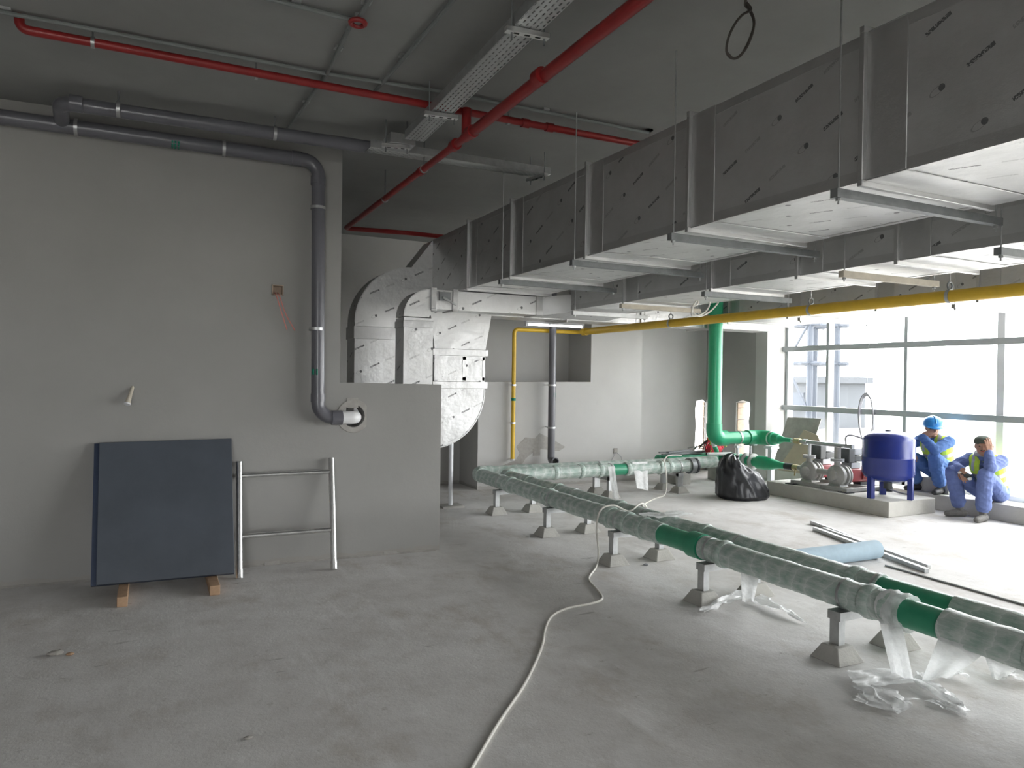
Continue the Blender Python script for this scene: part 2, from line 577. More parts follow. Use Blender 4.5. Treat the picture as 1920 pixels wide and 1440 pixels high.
        tag(o, label, cat, group, kind)
        return o


def tag(o, label=None, cat=None, group=None, kind=None):
    if label: o['label'] = label
    if cat: o['category'] = cat
    if group: o['group'] = group
    if kind: o['kind'] = kind
    return o


def thing(name, loc, label, cat, group=None):
    o = bpy.data.objects.new(name, None)
    o.empty_display_size = 0.1
    COL.objects.link(o)
    o.location = loc
    ORG[o.name] = V(loc)
    return tag(o, label, cat, group)


def arc(c, a, b, a0, a1, n=10):
    """points on c + a*cos + b*sin between angles a0 and a1 (radians)."""
    c, a, b = V(c), V(a), V(b)
    return [c + a * cos(a0 + (a1 - a0) * i / n) + b * sin(a0 + (a1 - a0) * i / n) for i in range(n + 1)]


def smooth_path(pts, n=8):
    """Catmull-Rom through the points."""
    p = [V(q) for q in pts]
    p = [p[0] * 2 - p[1]] + p + [p[-1] * 2 - p[-2]]
    out = []
    for i in range(1, len(p) - 2):
        for k in range(n):
            t = k / n
            a, b, c, d = p[i - 1], p[i], p[i + 1], p[i + 2]
            out.append(0.5 * ((2 * b) + (c - a) * t + (2 * a - 5 * b + 4 * c - d) * t * t + (3 * b - a - 3 * c + d) * t ** 3))
    out.append(p[-2])
    return out


def corner_path(pts, r, n=8):
    """polyline with rounded corners of radius r."""
    pts = [V(p) for p in pts]
    out = [pts[0]]
    for i in range(1, len(pts) - 1):
        a = (pts[i - 1] - pts[i]).normalized()
        b = (pts[i + 1] - pts[i]).normalized()
        ang = a.angle(b)
        t = r / math.tan(ang / 2)
        c = pts[i] + (a + b).normalized() * (r / sin(ang / 2))
        s0, s1 = pts[i] + a * t, pts[i] + b * t
        u, w = (s0 - c), (s1 - c)
        tot = u.angle(w)
        perp = (w - u * (u.dot(w) / u.length_squared)).normalized() * r
        for k in range(n + 1):
            q = tot * k / n
            out.append(c + u * cos(q) + perp * sin(q))
    out.append(pts[-1])
    return out


def cut(o, cutter):
    """subtract a closed MB from a mesh object and keep the result as its mesh."""
    c = cutter.build('cutter_tmp', 'dark_void', None, org=(0, 0, 0))
    md = o.modifiers.new('cut', 'BOOLEAN')
    md.operation = 'DIFFERENCE'
    md.solver = 'EXACT'
    md.object = c
    bpy.context.view_layer.update()
    dg = bpy.context.evaluated_depsgraph_get()
    me = bpy.data.meshes.new_from_object(o.evaluated_get(dg))
    o.modifiers.remove(md)
    old = o.data
    me.polygons.foreach_set('use_smooth', [False] * len(me.polygons))
    o.data = me
    bpy.data.meshes.remove(old)
    bpy.data.objects.remove(c, do_unlink=True)


def st(o):
    o['kind'] = 'structure'
    return o


def yl(x):
    """face of the left wall: it runs very slightly out of square with the room."""
    return WALL_L - 0.0345 * (x - 1.5)


def on_wall(px, py, off=0.0):
    """pixel -> point on the left wall's face, off metres in front of it."""
    d = FW + RT * ((px - 960) / F_PX) + UP * ((720 - py) / F_PX)
    t = (WALL_L - off + 0.0345 * 1.5) / (d.y + 0.0345 * d.x)
    return CAM + d * t


# ================================================================== STRUCTURE
st(MB().box(ROOM_X0, GLASS_X + 0.1, ROOM_Y0, BACK_B + 0.2, -0.2, 0).build('floor', 'concrete_floor', org=(0, 0, 0)))
tag(bpy.data.objects['floor'], 'dusty bare concrete floor', 'floor')
ce = st(MB().box(ROOM_X0, GLASS_X + 0.1, ROOM_Y0, BACK_B + 0.2, CEIL, CEIL + 0.2).build('ceiling', 'ceiling_paint', org=(0, 0, CEIL)))
tag(ce, 'dark grey painted concrete ceiling slab', 'ceiling')

XE, LOWX, LOWH = 1.47, 2.405, 1.545
m = MB()
prof = [(ROOM_X0, 0), (LOWX, 0), (LOWX, LOWH - 0.01), (XE, LOWH), (XE, CEIL), (ROOM_X0, CEIL)]
a = [V((x, yl(x), z)) for x, z in prof]
m.prism(a, None, (0, 0.2, 0))
wl = st(m.build('wall_left', 'grey_plaster', org=(0, 0, 0)))
tag(wl, 'grey plastered wall with low end section, behind the blue panel', 'wall')
hc = on_wall(663, 780)
cut(wl, MB().cyl(hc + V((0, -0.1, 0)), hc + V((0, 0.3, 0)), 0.098, 28))
jb = on_wall(520, 544)
cut(wl, MB().box(jb.x - 0.045, jb.x + 0.05, jb.y - 0.1, jb.y + 0.07, jb.z - 0.045, jb.z + 0.045))

wb = st(MB().box(ROOM_X0, SIDE_X + 0.3, BACK_B, BACK_B + 0.2, 0, CEIL).build('wall_back', 'pale_plaster', org=(0, 0, 0)))
tag(wb, 'rear wall seen above the low wall and beside the green riser', 'wall')
h1a, h1b = 8.72, 8.955
cut(wb, MB().prism([V(p) for p in ((h1a, BACK_B - .1, .36), (h1b, BACK_B - .1, .36), (h1b, BACK_B - .1, 1.22), (h1b - .07, BACK_B - .1, 1.27), (h1a + .03, BACK_B - .1, 1.25), (h1a, BACK_B - .1, 1.1), (h1a + .02, BACK_B - .1, .8))], None, (0, 0.5, 0)))
NX0, NX1, PX1 = 4.19, 6.08, 7.04
m = MB()
prof = [(NX0, 0), (PX1, 0), (PX1, CEIL), (NX1, CEIL), (NX1, 1.565), (NX0, 1.55)]
m.prism([V((x, BACK_A, z)) for x, z in prof], None, (0, BACK_B - BACK_A - 0.002, 0))
wn_ = st(m.build('wall_niche', 'pale_plaster', org=(0, 0, 0)))
tag(wn_, 'pale wall with an open niche behind the yellow and grey pipes', 'wall')
ws = st(MB().box(SIDE_X, SIDE_X + 0.24, JAMB_Y + 0.25, BACK_B, 0, CEIL).build('wall_side', 'grey_plaster', org=(0, 0, 0)))
tag(ws, 'short grey side wall with a knocked-out slot beside the glazing', 'wall')
cut(ws, MB().prism([V((SIDE_X - .1, y, z)) for y, z in ((9.17, .36), (9.52, .36), (9.52, 1.25), (9.36, 1.29), (9.21, 1.26), (9.18, 1.15), (9.22, .95), (9.19, .7))], None, (0.5, 0, 0)))
pr = st(MB().box(SIDE_X, GLASS_X + 0.1, JAMB_Y, JAMB_Y + 0.25, 0, CEIL).build('wall_pier', 'pale_plaster', org=(0, 0, 0)))
tag(pr, 'narrow pale pier at the far end of the glazing', 'wall')
# broken hollow blocks showing in the knocked-out slots
for wobj, lst in ((wb, [('x', h1b, 0.36 + k * 0.2, 0.2) for k in range(5)]), (ws, [('y', 9.52, 0.36 + k * 0.2, 0.2) for k in range(5)])):
    for ax, v, z0, hh in lst:
        zt = min(z0 + hh - 0.012, 1.24)
        if ax == 'x':
            MB().box(v - 0.012, v + 0.03, BACK_B + 0.03, BACK_B + 0.17, z0, zt).build('block', 'hollow_block', wobj, bevel=0.004)
        else:
            MB().box(SIDE_X + 0.03, SIDE_X + 0.21, v - 0.012, v + 0.03, z0, zt).build('block', 'hollow_block', wobj, bevel=0.004)
kb = st(MB().box(8.985, GLASS_X + 0.1, ROOM_Y0, JAMB_Y, 0, 0.2).build('trim_1', 'plinth_concrete', org=(0, 0, 0), bevel=0.01))
tag(kb, 'low concrete kerb under the glazing', 'kerb')
sp_ = st(MB().box(GLASS_X - 0.02, GLASS_X + 0.1, WIN_Y0, JAMB_Y, WIN_TOP, CEIL).build('wall_spandrel', 'grey_plaster', org=(0, 0, 0)))
tag(sp_, 'wall strip above the glazing', 'wall')
wr = st(MB().box(GLASS_X - 0.02, GLASS_X + 0.1, ROOM_Y0, WIN_Y0, 0.2, CEIL).build('wall_right', 'grey_plaster', org=(0, 0, 0)))
tag(wr, 'solid wall beyond the glazing', 'wall')
m = MB().box(ROOM_X0, REAR_X0, ROOM_Y0 - 0.2, ROOM_Y0, 0, CEIL).box(REAR_X1, GLASS_X + 0.1, ROOM_Y0 - 0.2, ROOM_Y0, 0, CEIL)
m.box(REAR_X0, REAR_X1, ROOM_Y0 - 0.2, ROOM_Y0, 0, 0.2).box(REAR_X0, REAR_X1, ROOM_Y0 - 0.2, ROOM_Y0, WIN_TOP, CEIL)
tag(st(m.build('wall_rear', 'grey_plaster', org=(0, 0, 0))), 'wall behind the camera, holding the added glazing', 'wall')
added_win = thing('window_2', ((REAR_X0 + REAR_X1) / 2, ROOM_Y0, 0.2), 'unseen glazing added behind the camera for fill light', 'window')
added_win['kind'] = 'structure'
for k in range(4):
    x = REAR_X0 + 0.03 + (REAR_X1 - REAR_X0 - 0.06) * k / 3
    MB().box(x - 0.03, x + 0.03, ROOM_Y0 - 0.1, ROOM_Y0 - 0.02, 0.2, WIN_TOP).build('mullion', 'window_frame_metal', added_win)
    if k:
        MB().box(x - 0.98, x - 0.03, ROOM_Y0 - 0.07, ROOM_Y0 - 0.062, 0.2, WIN_TOP).build('pane', 'window_glass', added_win)
for z in (1.19, 2.145):
    MB().box(REAR_X0, REAR_X1, ROOM_Y0 - 0.02, ROOM_Y0 + 0.04, z - 0.03, z + 0.03).build('transom', 'window_frame_metal', added_win)

tag(st(MB().box(ROOM_X0 - 0.2, ROOM_X0, ROOM_Y0, BACK_B + 0.2, 0, CEIL).build('wall_far_left', 'grey_plaster', org=(0, 0, 0))), 'far left wall of the room', 'wall')

# ------------------------------------------------------------------ curtain wall glazing
win = thing('window_1', (GLASS_X, (JAMB_Y + WIN_Y0) / 2, 0.2), 'tall curtain wall glazing with slim grey mullions', 'window')
win['kind'] = 'structure'
muls = [JAMB_Y - 0.03, 8.0, 6.69, 5.42]
while muls[-1] - 1.3 > WIN_Y0 + 0.2:
    muls.append(muls[-1] - 1.3)
muls.append(WIN_Y0 + 0.03)
TR = (1.19, 2.145)
for i, y in enumerate(muls):
    w = 0.09 if i == 3 else 0.05
    MB().box(GLASS_X - 0.05, GLASS_X + 0.07, y - w / 2, y + w / 2, 0.2, WIN_TOP).build('mullion', 'window_frame_white' if i == 3 else 'window_frame_metal', win)
for z in TR:
    MB().box(GLASS_X - 0.12, GLASS_X - 0.05, WIN_Y0, JAMB_Y - 0.002, z - 0.04, z + 0.04).build('transom', 'window_frame_metal', win)
MB().box(GLASS_X - 0.05, GLASS_X + 0.07, WIN_Y0 + 0.06, JAMB_Y - 0.06, 0.2, 0.26).build('sill_frame', 'window_frame_white', win)
MB().box(GLASS_X - 0.05, GLASS_X + 0.07, WIN_Y0 + 0.06, JAMB_Y - 0.06, WIN_TOP - 0.06, WIN_TOP).build('head_frame', 'window_frame_metal', win)
zs = [0.26, TR[0], TR[1], WIN_TOP - 0.06]
for i in range(len(muls) - 1):
    for k in range(3):
        MB().box(GLASS_X, GLASS_X + 0.008, muls[i + 1] + 0.02, muls[i] - 0.02, zs[k], zs[k + 1]).build('pane', 'window_glass', win)

# ------------------------------------------------------------------ outside
gr = st(MB().box(GLASS_X + 0.1, 70, -40, 60, -0.4, -0.2).box(-50, GLASS_X + 0.1, -40, ROOM_Y0 - 0.2, -0.4, -0.2).build('ground_outside', 'outdoor_ground', org=(20, 0, -0.4)))
tag(gr, 'pale ground outside the glazing', 'ground')
sc = thing('scaffold_tower', (14.0, 12.4, -0.2), 'blue-grey steel scaffold tower outside the first window bay', 'scaffold')
sx, sy = (13.6, 14.5), (12.1, 12.75)
for x in sx:
    for y in sy:
        MB().cyl((x, y, -0.2), (x, y, 4.6), 0.07, 10).build('post', 'scaffold_blue', sc)
for z in (1.0, 2.05, 2.95, 4.0):
    for y in sy:
        MB().cyl((sx[0] - .3, y, z), (sx[1] + .3, y, z), 0.045, 8).build('ledger', 'scaffold_blue', sc)
    for x in sx:
        MB().cyl((x, sy[0] - .3, z), (x, sy[1] + .3, z), 0.045, 8).build('transom', 'scaffold_blue', sc)
MB().cyl((sx[0] - .06, sy[0], 1.0), (sx[0] - .06, sy[1], 2.05), 0.03, 8).build('brace', 'scaffold_blue', sc)
MB().cyl((sx[0] - .06, sy[1], 2.05), (sx[0] - .06, sy[0], 2.95), 0.03, 8).build('brace', 'scaffold_blue', sc)
ob = thing('building_outside', (24.5, 21.6, -0.2), 'hazy low concrete building behind the scaffold tower', 'building')
MB().box(23, 26, 20.3, 23.6, -0.2, 1.6).build('wall', 'far_concrete', ob)
MB().box(22.8, 26.2, 20.1, 23.8, 1.6, 1.85).build('roof', 'far_concrete', ob)
for k in range(3):
    MB().box(22.95, 23.05, 20.7 + k * 0.95, 21.2 + k * 0.95, 0.5, 1.2).build('window', 'scaffold_blue', ob)

# ================================================================== CEILING SERVICES
ZC = CEIL - 0.025


def conduit(pxs, label, r=0.013, z=ZC, ext=0.0):
    p = [at('z', z, *q) for q in pxs]
    if ext:
        p[0] = p[0] + (p[0] - p[1]).normalized() * ext
    t = thing('electrical_conduit', (p[0] + p[-1]) / 2, label, 'conduit', 'grey conduits under the ceiling')
    MB().tube(p, r, 10).build('pipe', 'conduit_grey', t)
    L = (p[-1] - p[0]).length
    n = max(2, int(L / 0.9))
    for k in range(n):
        q = p[0].lerp(p[-1], (k + 0.5) / n) if len(p) == 2 else p[min(k, len(p) - 1)].lerp(p[min(k + 1, len(p) - 1)], 0.45)
        MB().box(q.x - 0.025, q.x + 0.025, q.y - 0.025, q.y + 0.025, q.z + r * 0.7, CEIL).build('saddle', 'galvanised_steel', t)
    return t


conduit([(0, 22), (612, 138), (840, 174), (1216, 249)], 'long thin grey conduit running above the red branch pipe', ext=1.4)
conduit([(655, 52), (612, 140), (536, 246)], 'short grey conduit crossing from the red sprinkler ring to the wall pipe')
conduit([(850, 0), (703, 172)], 'grey conduit running back between the sprinkler ring and the cable tray', ext=1.0)
conduit([(500, -3), (664, 38)], 'grey conduit at the top edge ending at the red sprinkler ring', ext=0.8)
conduit([(700, -12), (671, 36)], 'short grey conduit leaving the top edge above the red ring', ext=0.4)
p = at('z', 3.55, 671, 43)
t = thing('sprinkler_ring', p, 'small red ring fitting on the ceiling where grey conduits meet', 'pipe fitting')
MB().tube(arc(p, (0.04, 0, 0), (0, 0.04, 0), 0, 2 * pi * 23 / 24, 23), 0.014, 8, closed=True).build('ring', 'red_pipe_paint', t)
MB().cyl(p, p + V((0, 0, CEIL - p.z)), 0.02, 12).build('box', 'conduit_grey', t)

# red sprinkler main along the room
ZM = 3.32
pa, pb = at('z', ZM, 1197, 0), at('z', ZM, 648, 428)
d = (pb - pa).normalized()
near = pa - d * 2.2
tee = at('z', ZM, 872, 258)
red = thing('red_sprinkler_main', near.lerp(pb, 0.5), 'thick red sprinkler main crossing the ceiling from front to back', 'pipe')
MB().cyl(near, tee, 0.036, 18).build('pipe', 'red_pipe_paint', red)
MB().tube(corner_path([tee, pb, pb + V((0.75, 0.0, 0.02)), pb + V((1.6, 0, 0.02))], 0.05, 6), 0.027, 16).build('pipe', 'red_pipe_paint', red)
for q, r in (((1012, 144), 0.047), ((853, 272), 0.042), ((884, 248), 0.045), ((790, 321), 0.036)):
    c = at('z', ZM, *q)
    MB().cyl(c - d * 0.035, c + d * 0.035, r, 18).build('coupling', 'red_pipe_paint', red)
for q in ((795, 317), (722, 373)):
    c = at('z', ZM, *q)
    MB().cyl(c - d * 0.012, c + d * 0.012, 0.034, 16).build('clamp', 'galvanised_steel', red)
    MB().cyl(c, V((c.x, c.y, CEIL)), 0.006, 8).build('hanger_rod', 'dull_steel', red)
MB().cyl(tee + d * -0.02, V((tee.x, tee.y, 3.52)) - d * 0.02, 0.034, 16).build('riser', 'red_pipe_paint', red)
# red branch
ZB = 3.52
b0, b1 = at('z', ZB, 36, 54), at('z', ZB, 1180, 267)
db = (b1 - b0).normalized()
br = thing('red_sprinkler_branch', b0.lerp(b1, 0.5), 'thin red sprinkler branch running across the ceiling over the main', 'pipe')
MB().tube(corner_path([b0 + V((0, 0, 0.08)), b0, b1 + db * 0.7], 0.045, 6), 0.026, 14).build('pipe', 'red_pipe_paint', br)
for q in ((985, 231), (1030, 239)):
    c = at('z', ZB, *q)
    MB().cyl(c - db * 0.03, c + db * 0.03, 0.034, 14).build('coupling', 'red_pipe_paint', br)
for q in ((174, 80), (480, 140), (953, 226)):
    c = at('z', ZB, *q)
    MB().cyl(c - db * 0.01, c + db * 0.01, 0.032, 14).build('clamp', 'galvanised_steel', br)
    MB().cyl(c, V((c.x, c.y, CEIL)), 0.005, 8).build('hanger_rod', 'dull_steel', br)

# cable trays
mt, nt, N, L, b = nmat('perforated_tray')
tc = N.new('ShaderNodeTexCoord')
sp = N.new('ShaderNodeSeparateXYZ')
L.new(tc.outputs['UV'], sp.inputs[0])
ru = mth(nt, 'DIVIDE', sp.outputs['X'], 0.028)
odd = mth(nt, 'FLOORED_MODULO', mth(nt, 'FLOOR', ru), 2.0)
rv = mth(nt, 'ADD', mth(nt, 'DIVIDE', sp.outputs['Y'], 0.05), mth(nt, 'MULTIPLY', odd, 0.5))
slot = mth(nt, 'MULTIPLY', mth(nt, 'LESS_THAN', mth(nt, 'ABSOLUTE', mth(nt, 'SUBTRACT', mth(nt, 'FRACT', ru), 0.5)), 0.16),
           mth(nt, 'LESS_THAN', mth(nt, 'ABSOLUTE', mth(nt, 'SUBTRACT', mth(nt, 'FRACT', rv), 0.5)), 0.3))
L.new(mth(nt, 'SUBTRACT', 1.0, slot), b.inputs['Alpha'])
setin(b, Roughness=0.45, Metallic=0.4)
b.inputs['Base Color'].default_value = (0.60, 0.62, 0.61, 1)

ZT = 3.40
t0, t1 = at('z', ZT, 1043, 0), at('z', ZT, 777, 263)
dt = (t1 - t0).normalized()
tn = t0 - dt * 2.2
sd = V((dt.y, -dt.x, 0))
W2 = 0.075
tr = thing('cable_tray', t0.lerp(t1, .5), 'pale perforated cable tray hung below the ceiling, running front to back', 'cable tray')


def tray_parts(a, b_, side, par, swap=False):
    m = MB()
    vs = [a - side * W2, a + side * W2, b_ + side * W2, b_ - side * W2]
    ln = (b_ - a).length
    m._add(vs, [(0, 1, 2, 3)], 0, False, [[(0.014, 0), (0.014 + 2 * W2, 0), (0.014 + 2 * W2, ln), (0.014, ln)]])
    m.build('tray_base', 'perforated_tray', par, solid=0.002)
    for s_ in (-1, 1):
        MB().bar(a + side * (s_ * W2) + V((0, 0, 0.03)), b_ + side * (s_ * W2) + V((0, 0, 0.03)), 0.003, 0.06).build('tray_side', 'galvanised_steel', par)


tray_parts(tn, t1, sd, tr)
# branch tray along the left wall and on to the ducts
ZU = 3.42
u0, u1 = at('z', ZU, 150, 206), at('z', ZU, 690, 280)
u2 = at('z', ZU, 1025, 331)
du = (u2 - u1).normalized()
tr2 = thing('cable_tray', u1.lerp(u2, .5), 'dull cable tray crossing towards the ducts from the end of the perforated tray', 'cable tray')
tray_parts(u1, u2, V((du.y, -du.x, 0)), tr2)
j = at('z', ZU - 0.004, 748, 276)
MB().box(j.x - 0.1, j.x + 0.1, j.y - 0.11, j.y + 0.11, ZU - 0.006, ZU + 0.07).build('junction_plate', 'galvanised_steel', tr2)
# grey pipe just under the ceiling, from the wall to the tray junction
g0, g1 = at('z', 3.47, 112, 190), at('z', 3.47, 700, 277)
dg = (g1 - g0).normalized()
gp = thing('ceiling_pipe', g0.lerp(g1, .5), 'grey plastic pipe tight under the ceiling, above the wall drain pipe', 'pipe')
MB().tube(corner_path([g0 + V((-0.05, 0.75, -0.02)), g0 + V((0, 0.02, 0)), g1], 0.09, 8), 0.05, 18).build('pipe', 'grey_pvc', gp)
MB().cyl(g0 + dg * 0.06, g0 + dg * 0.14, 0.058, 18).build('socket', 'grey_pvc', gp)
for q in ((222, 205), (515, 250)):
    c = at('z', 3.47, *q)
    MB().cyl(c - dg * 0.012, c + dg * 0.012, 0.055, 18).build('clamp', 'galvanised_steel', gp)
    MB().cyl(c + V((0, 0, 0.05)), V((c.x, c.y, CEIL)), 0.006, 8).build('hanger_rod', 'dull_steel', gp)


def tray_hanger(px0, px1, z, label, n=3):
    a, b_ = at('z', z, *px0), at('z', z, *px1)
    t = thing('tray_hanger', a.lerp(b_, .5), label, 'hanger', 'slotted hangers under the cable tray')
    MB().bar(a, b_, 0.041, 0.025).build('strut', 'aluminium', t)
    dd = (b_ - a)
    for k in range(n):
        q = a + dd * (0.25 + 0.25 * k)
        e = dd.normalized()
        MB().bar(q - e * 0.014 - V((0, 0, 0.0126)), q + e * 0.014 - V((0, 0, 0.0126)), 0.012, 0.003).build('slot', 'dark_void', t)
    for f in (0.14, 0.9):
        q = a + dd * f
        MB().cyl(q - V((0, 0, 0.05)), V((q.x, q.y, CEIL)), 0.005, 8).build('rod', 'dull_steel', t)


tray_hanger((948, 54), (1028, 70), ZT - 0.02, 'slotted strut hanger under the perforated tray, nearest the camera')
tray_hanger((796, 212), (858, 221), ZT - 0.02, 'slotted strut hanger under the perforated tray, by the red main')
tray_hanger((716, 272), (768, 277), ZU - 0.022, 'slotted strut hanger where the two cable trays meet')
tray_hanger((990, 338), (1024, 327), ZU - 0.022, 'slotted strut hanger at the duct end of the branch tray')
# loose wire loop
hp = [(1404, -14), (1397, 8), (1407, 20), (1414, 40), (1410, 62), (1398, 90), (1385, 107), (1370, 108), (1362, 95), (1366, 70), (1378, 45), (1392, 28), (1408, 18), (1400, 5)]
pts = smooth_path([at('y', 2.6 + 0.02 * sin(i), *q) for i, q in enumerate(hp)], 6)
lw = thing('wire_loop', pts[0], 'dark coil of wire hanging in a loop from the ceiling', 'wire')
pts[0].z = CEIL
MB().tube(pts, 0.006, 8).build('coil', 'dark_cable', lw)
MB().tube(smooth_path([at('y', 2.63, *q) for q in ((1402, 14), (1412, 34), (1413, 52), (1405, 78), (1392, 100), (1376, 110), (1364, 100))], 6), 0.006, 8).build('coil', 'dark_cable', lw)

# ================================================================== AIR DUCTS
def collar(par, x0, x1, y0, y1, z0, z1, ax, t=0.012, name='joint_flange'):
    """hollow ring sleeve round a rectangular duct."""
    m = MB()
    if ax == 'y':
        m.box(x0 - t, x1 + t, y0, y1, z0 - t, z0); m.box(x0 - t, x1 + t, y0, y1, z1, z1 + t)
        m.box(x0 - t, x0, y0, y1, z0, z1); m.box(x1, x1 + t, y0, y1, z0, z1)
    elif ax == 'x':
        m.box(x0, x1, y0 - t, y1 + t, z0 - t, z0); m.box(x0, x1, y0 - t, y1 + t, z1, z1 + t)
        m.box(x0, x1, y0 - t, y0, z0, z1); m.box(x0, x1, y1, y1 + t, z0, z1)
    else:
        m.box(x0 - t, x1 + t, y0 - t, y0, z0, z1); m.box(x0 - t, x1 + t, y1, y1 + t, z0, z1)
        m.box(x0 - t, x0, y0, y1, z0, z1); m.box(x1, x1 + t, y0, y1, z0, z1)
    return m.build(name, 'foil_tape', par, bevel=0.003)


def run_duct(par, x0, x1, z0, z1, seams, y_near, y_far):
    ys = [y_near] + sorted(seams) + [y_far]
    for a, b_ in zip(ys, ys[1:]):
        MB().box(x0, x1, a, b_, z0, z1).build('duct_section', 'duct_foil', par)
    for s_ in seams:
        collar(par, x0, x1, s_ - 0.13, s_ + 0.07, z0, z1, 'y', 0.006, 'joint_tape')
        collar(par, x0, x1, s_ + 0.068, s_ + 0.094, z0, z1, 'y', 0.03)
    for x, z in ((x0, z0), (x0, z1), (x1, z0)):
        m = MB()
        dx = 0.045 if x == x0 else -0.045
        dz = 0.05 if z == z0 else -0.05
        e = 0.0025
        m.box(min(x, x + dx), max(x, x + dx), y_near, y_far, z - e, z + e)
        m.box(x - e, x + e, y_near, y_far, min(z, z + dz), max(z, z + dz))
        m.build('edge_tape', 'foil_tape', par)


def duct_hanger(x0, x1, y, z, label, mat='dull_steel', y2=None):
    t = thing('duct_hanger', ((x0 + x1) / 2, y, z - 0.041), label, 'hanger', 'strut hangers under the ducts')
    y2 = y if y2 is None else y2
    MB().bar((x0, y, z - 0.021), (x1, y2, z - 0.021), 0.041, 0.041).build('strut', mat, t)
    for x, yy in ((x0 + 0.03, y), (x1 - 0.03, y2)):
        rd = MB().cyl((x, yy, z - 0.07), (x, yy, CEIL), 0.0045, 8).build('rod', 'galvanised_steel', t)
        MB().cyl((x, yy, z - 0.055), (x, yy, z - 0.042), 0.013, 6).build('nut', 'galvanised_steel', rd)


# --- duct one: largest, nearest the left wall
D1 = dict(x0=2.9, x1=3.84, z0=2.525, z1=3.19)
S1 = [1.0, 2.21, 3.41, 4.57, 5.84, 6.85]
du1 = thing('air_duct', (3.37, 4.0, 2.525), 'largest foil-faced air duct, nearest the left wall, printed with diagonal marks', 'duct')
run_duct(du1, D1['x0'], D1['x1'], D1['z0'], D1['z1'], S1, -1.6, 8.02)
# it turns left and drops behind the low wall through a big elbow
Y0, Y1 = 8.02, 8.36
MB().box(2.9, 3.84, Y0, Y1, 2.525, 3.19).build('duct_section', 'duct_foil', du1)
MB().prism([V((x, Y0, z)) for x, z in ((2.9, 2.525), (2.9, 3.19), (2.65, 2.86), (2.65, 2.36))], None, (0, Y1 - Y0, 0)).build('taper_section', 'duct_foil', du1)


def elbow(par, cx, cz, ro, ri, y0, y1, a0, a1, name='elbow'):
    outer = arc((cx, y0, cz), (ro, 0, 0), (0, 0, ro), a0, a1, 18)
    inner = arc((cx, y0, cz), (ri, 0, 0), (0, 0, ri), a1, a0, 18)
    o = MB().prism(outer + inner, None, (0, y1 - y0, 0)).build(name, 'duct_foil', par, sharp=25)
    m = MB()          # taped edge along the outer curve
    for q0, q1 in zip(outer, outer[1:]):
        m.bar(q0, q1 + (q1 - q0) * 0.1, 0.012, 0.012, (0, 1, 0))
    m.build('edge_tape', 'foil_tape', par)
    return o


elbow(du1, 2.65, 2.2, 0.65, 0.15, Y0, Y1, pi, pi / 2)
MB().box(2.0, 2.5, Y0, Y1, 0.0, 2.2).build('drop_section', 'duct_foil', du1)
collar(du1, 2.0, 2.5, Y0, Y1, 2.02, 2.16, 'z', 0.012)
for y, n in zip((1.15, 2.37, 3.56, 4.72, 5.98), ('in front of the nearest joint', 'nearest the camera', 'second from the camera', 'third from the camera', 'furthest back')):
    duct_hanger(2.8, 4.06, y, D1['z0'] - 0.031, 'grey strut hanger under the largest duct, ' + n)

# --- duct two: middle run, lower
D2 = dict(x0=4.15, x1=4.92, z0=2.37, z1=2.62)
S2 = [1.75, 2.94, 3.72, 4.62, 5.86]
du2 = thing('air_duct', (4.5, 4.0, 2.37), 'middle foil-faced air duct, lower than the largest one beside it', 'duct')
run_duct(du2, D2['x0'], D2['x1'], D2['z0'], D2['z1'], S2, -1.6, 6.98)
C2 = (2.31, 2.51)
MB().prism([V(p) for p in ((3.87, 7.15, C2[0]), (4.14, 6.98, C2[0] + .03), (4.92, 6.98, C2[0] + .03), (4.92, 7.45, C2[0]), (3.87, 7.45, C2[0]))], None, (0, 0, C2[1] - C2[0])).build('corner_section', 'duct_foil', du2)
MB().box(2.87, 3.87, 7.15, 7.43, *C2).build('duct_section', 'duct_foil', du2)
MB().box(2.57, 2.87, 7.15, 7.43, *C2).build('damper_section', 'duct_foil', du2)
collar(du2, 2.57, 2.63, 7.15, 7.43, C2[0], C2[1], 'x', 0.02)
collar(du2, 2.81, 2.87, 7.15, 7.43, C2[0], C2[1], 'x', 0.016)
collar(du2, 3.80, 3.89, 7.15, 7.43, C2[0], C2[1], 'x', 0.008)
h0 = V((2.72, 7.12, 2.43))
dq = MB().box(2.66, 2.78, 7.125, 7.149, 2.40, 2.49).build('damper_quadrant', 'dull_steel', du2)
MB().bar(h0 + V((-0.03, -0.01, 0.0)), h0 + V((0.11, -0.025, -0.07)), 0.022, 0.008, (0, 1, 0)).build('damper_lever', 'galvanised_steel', dq)
elbow(du2, 2.575, 2.22, 0.29, 0.02, 7.15, 7.43, pi, pi / 2)
MB().box(2.285, 2.60, 7.15, 7.43, 0.0, 2.21).build('drop_section', 'duct_foil', du2)
collar(du2, 2.285, 2.60, 7.15, 7.43, 2.11, 2.18, 'z', 0.008)
for y, mt_, n in zip((2.37, 3.36, 4.70, 5.88, 6.78), ('dull_steel', 'pale_timber', 'dull_steel', 'pale_timber', 'galvanised_steel'), ('nearest the camera', 'pale timber batten second from the camera', 'in the middle', 'pale timber batten near the green riser', 'furthest back by the corner')):
    duct_hanger(4.05, 5.03, y, D2['z0'] - 0.031, 'hanger strut under the middle duct, ' + n, mt_)

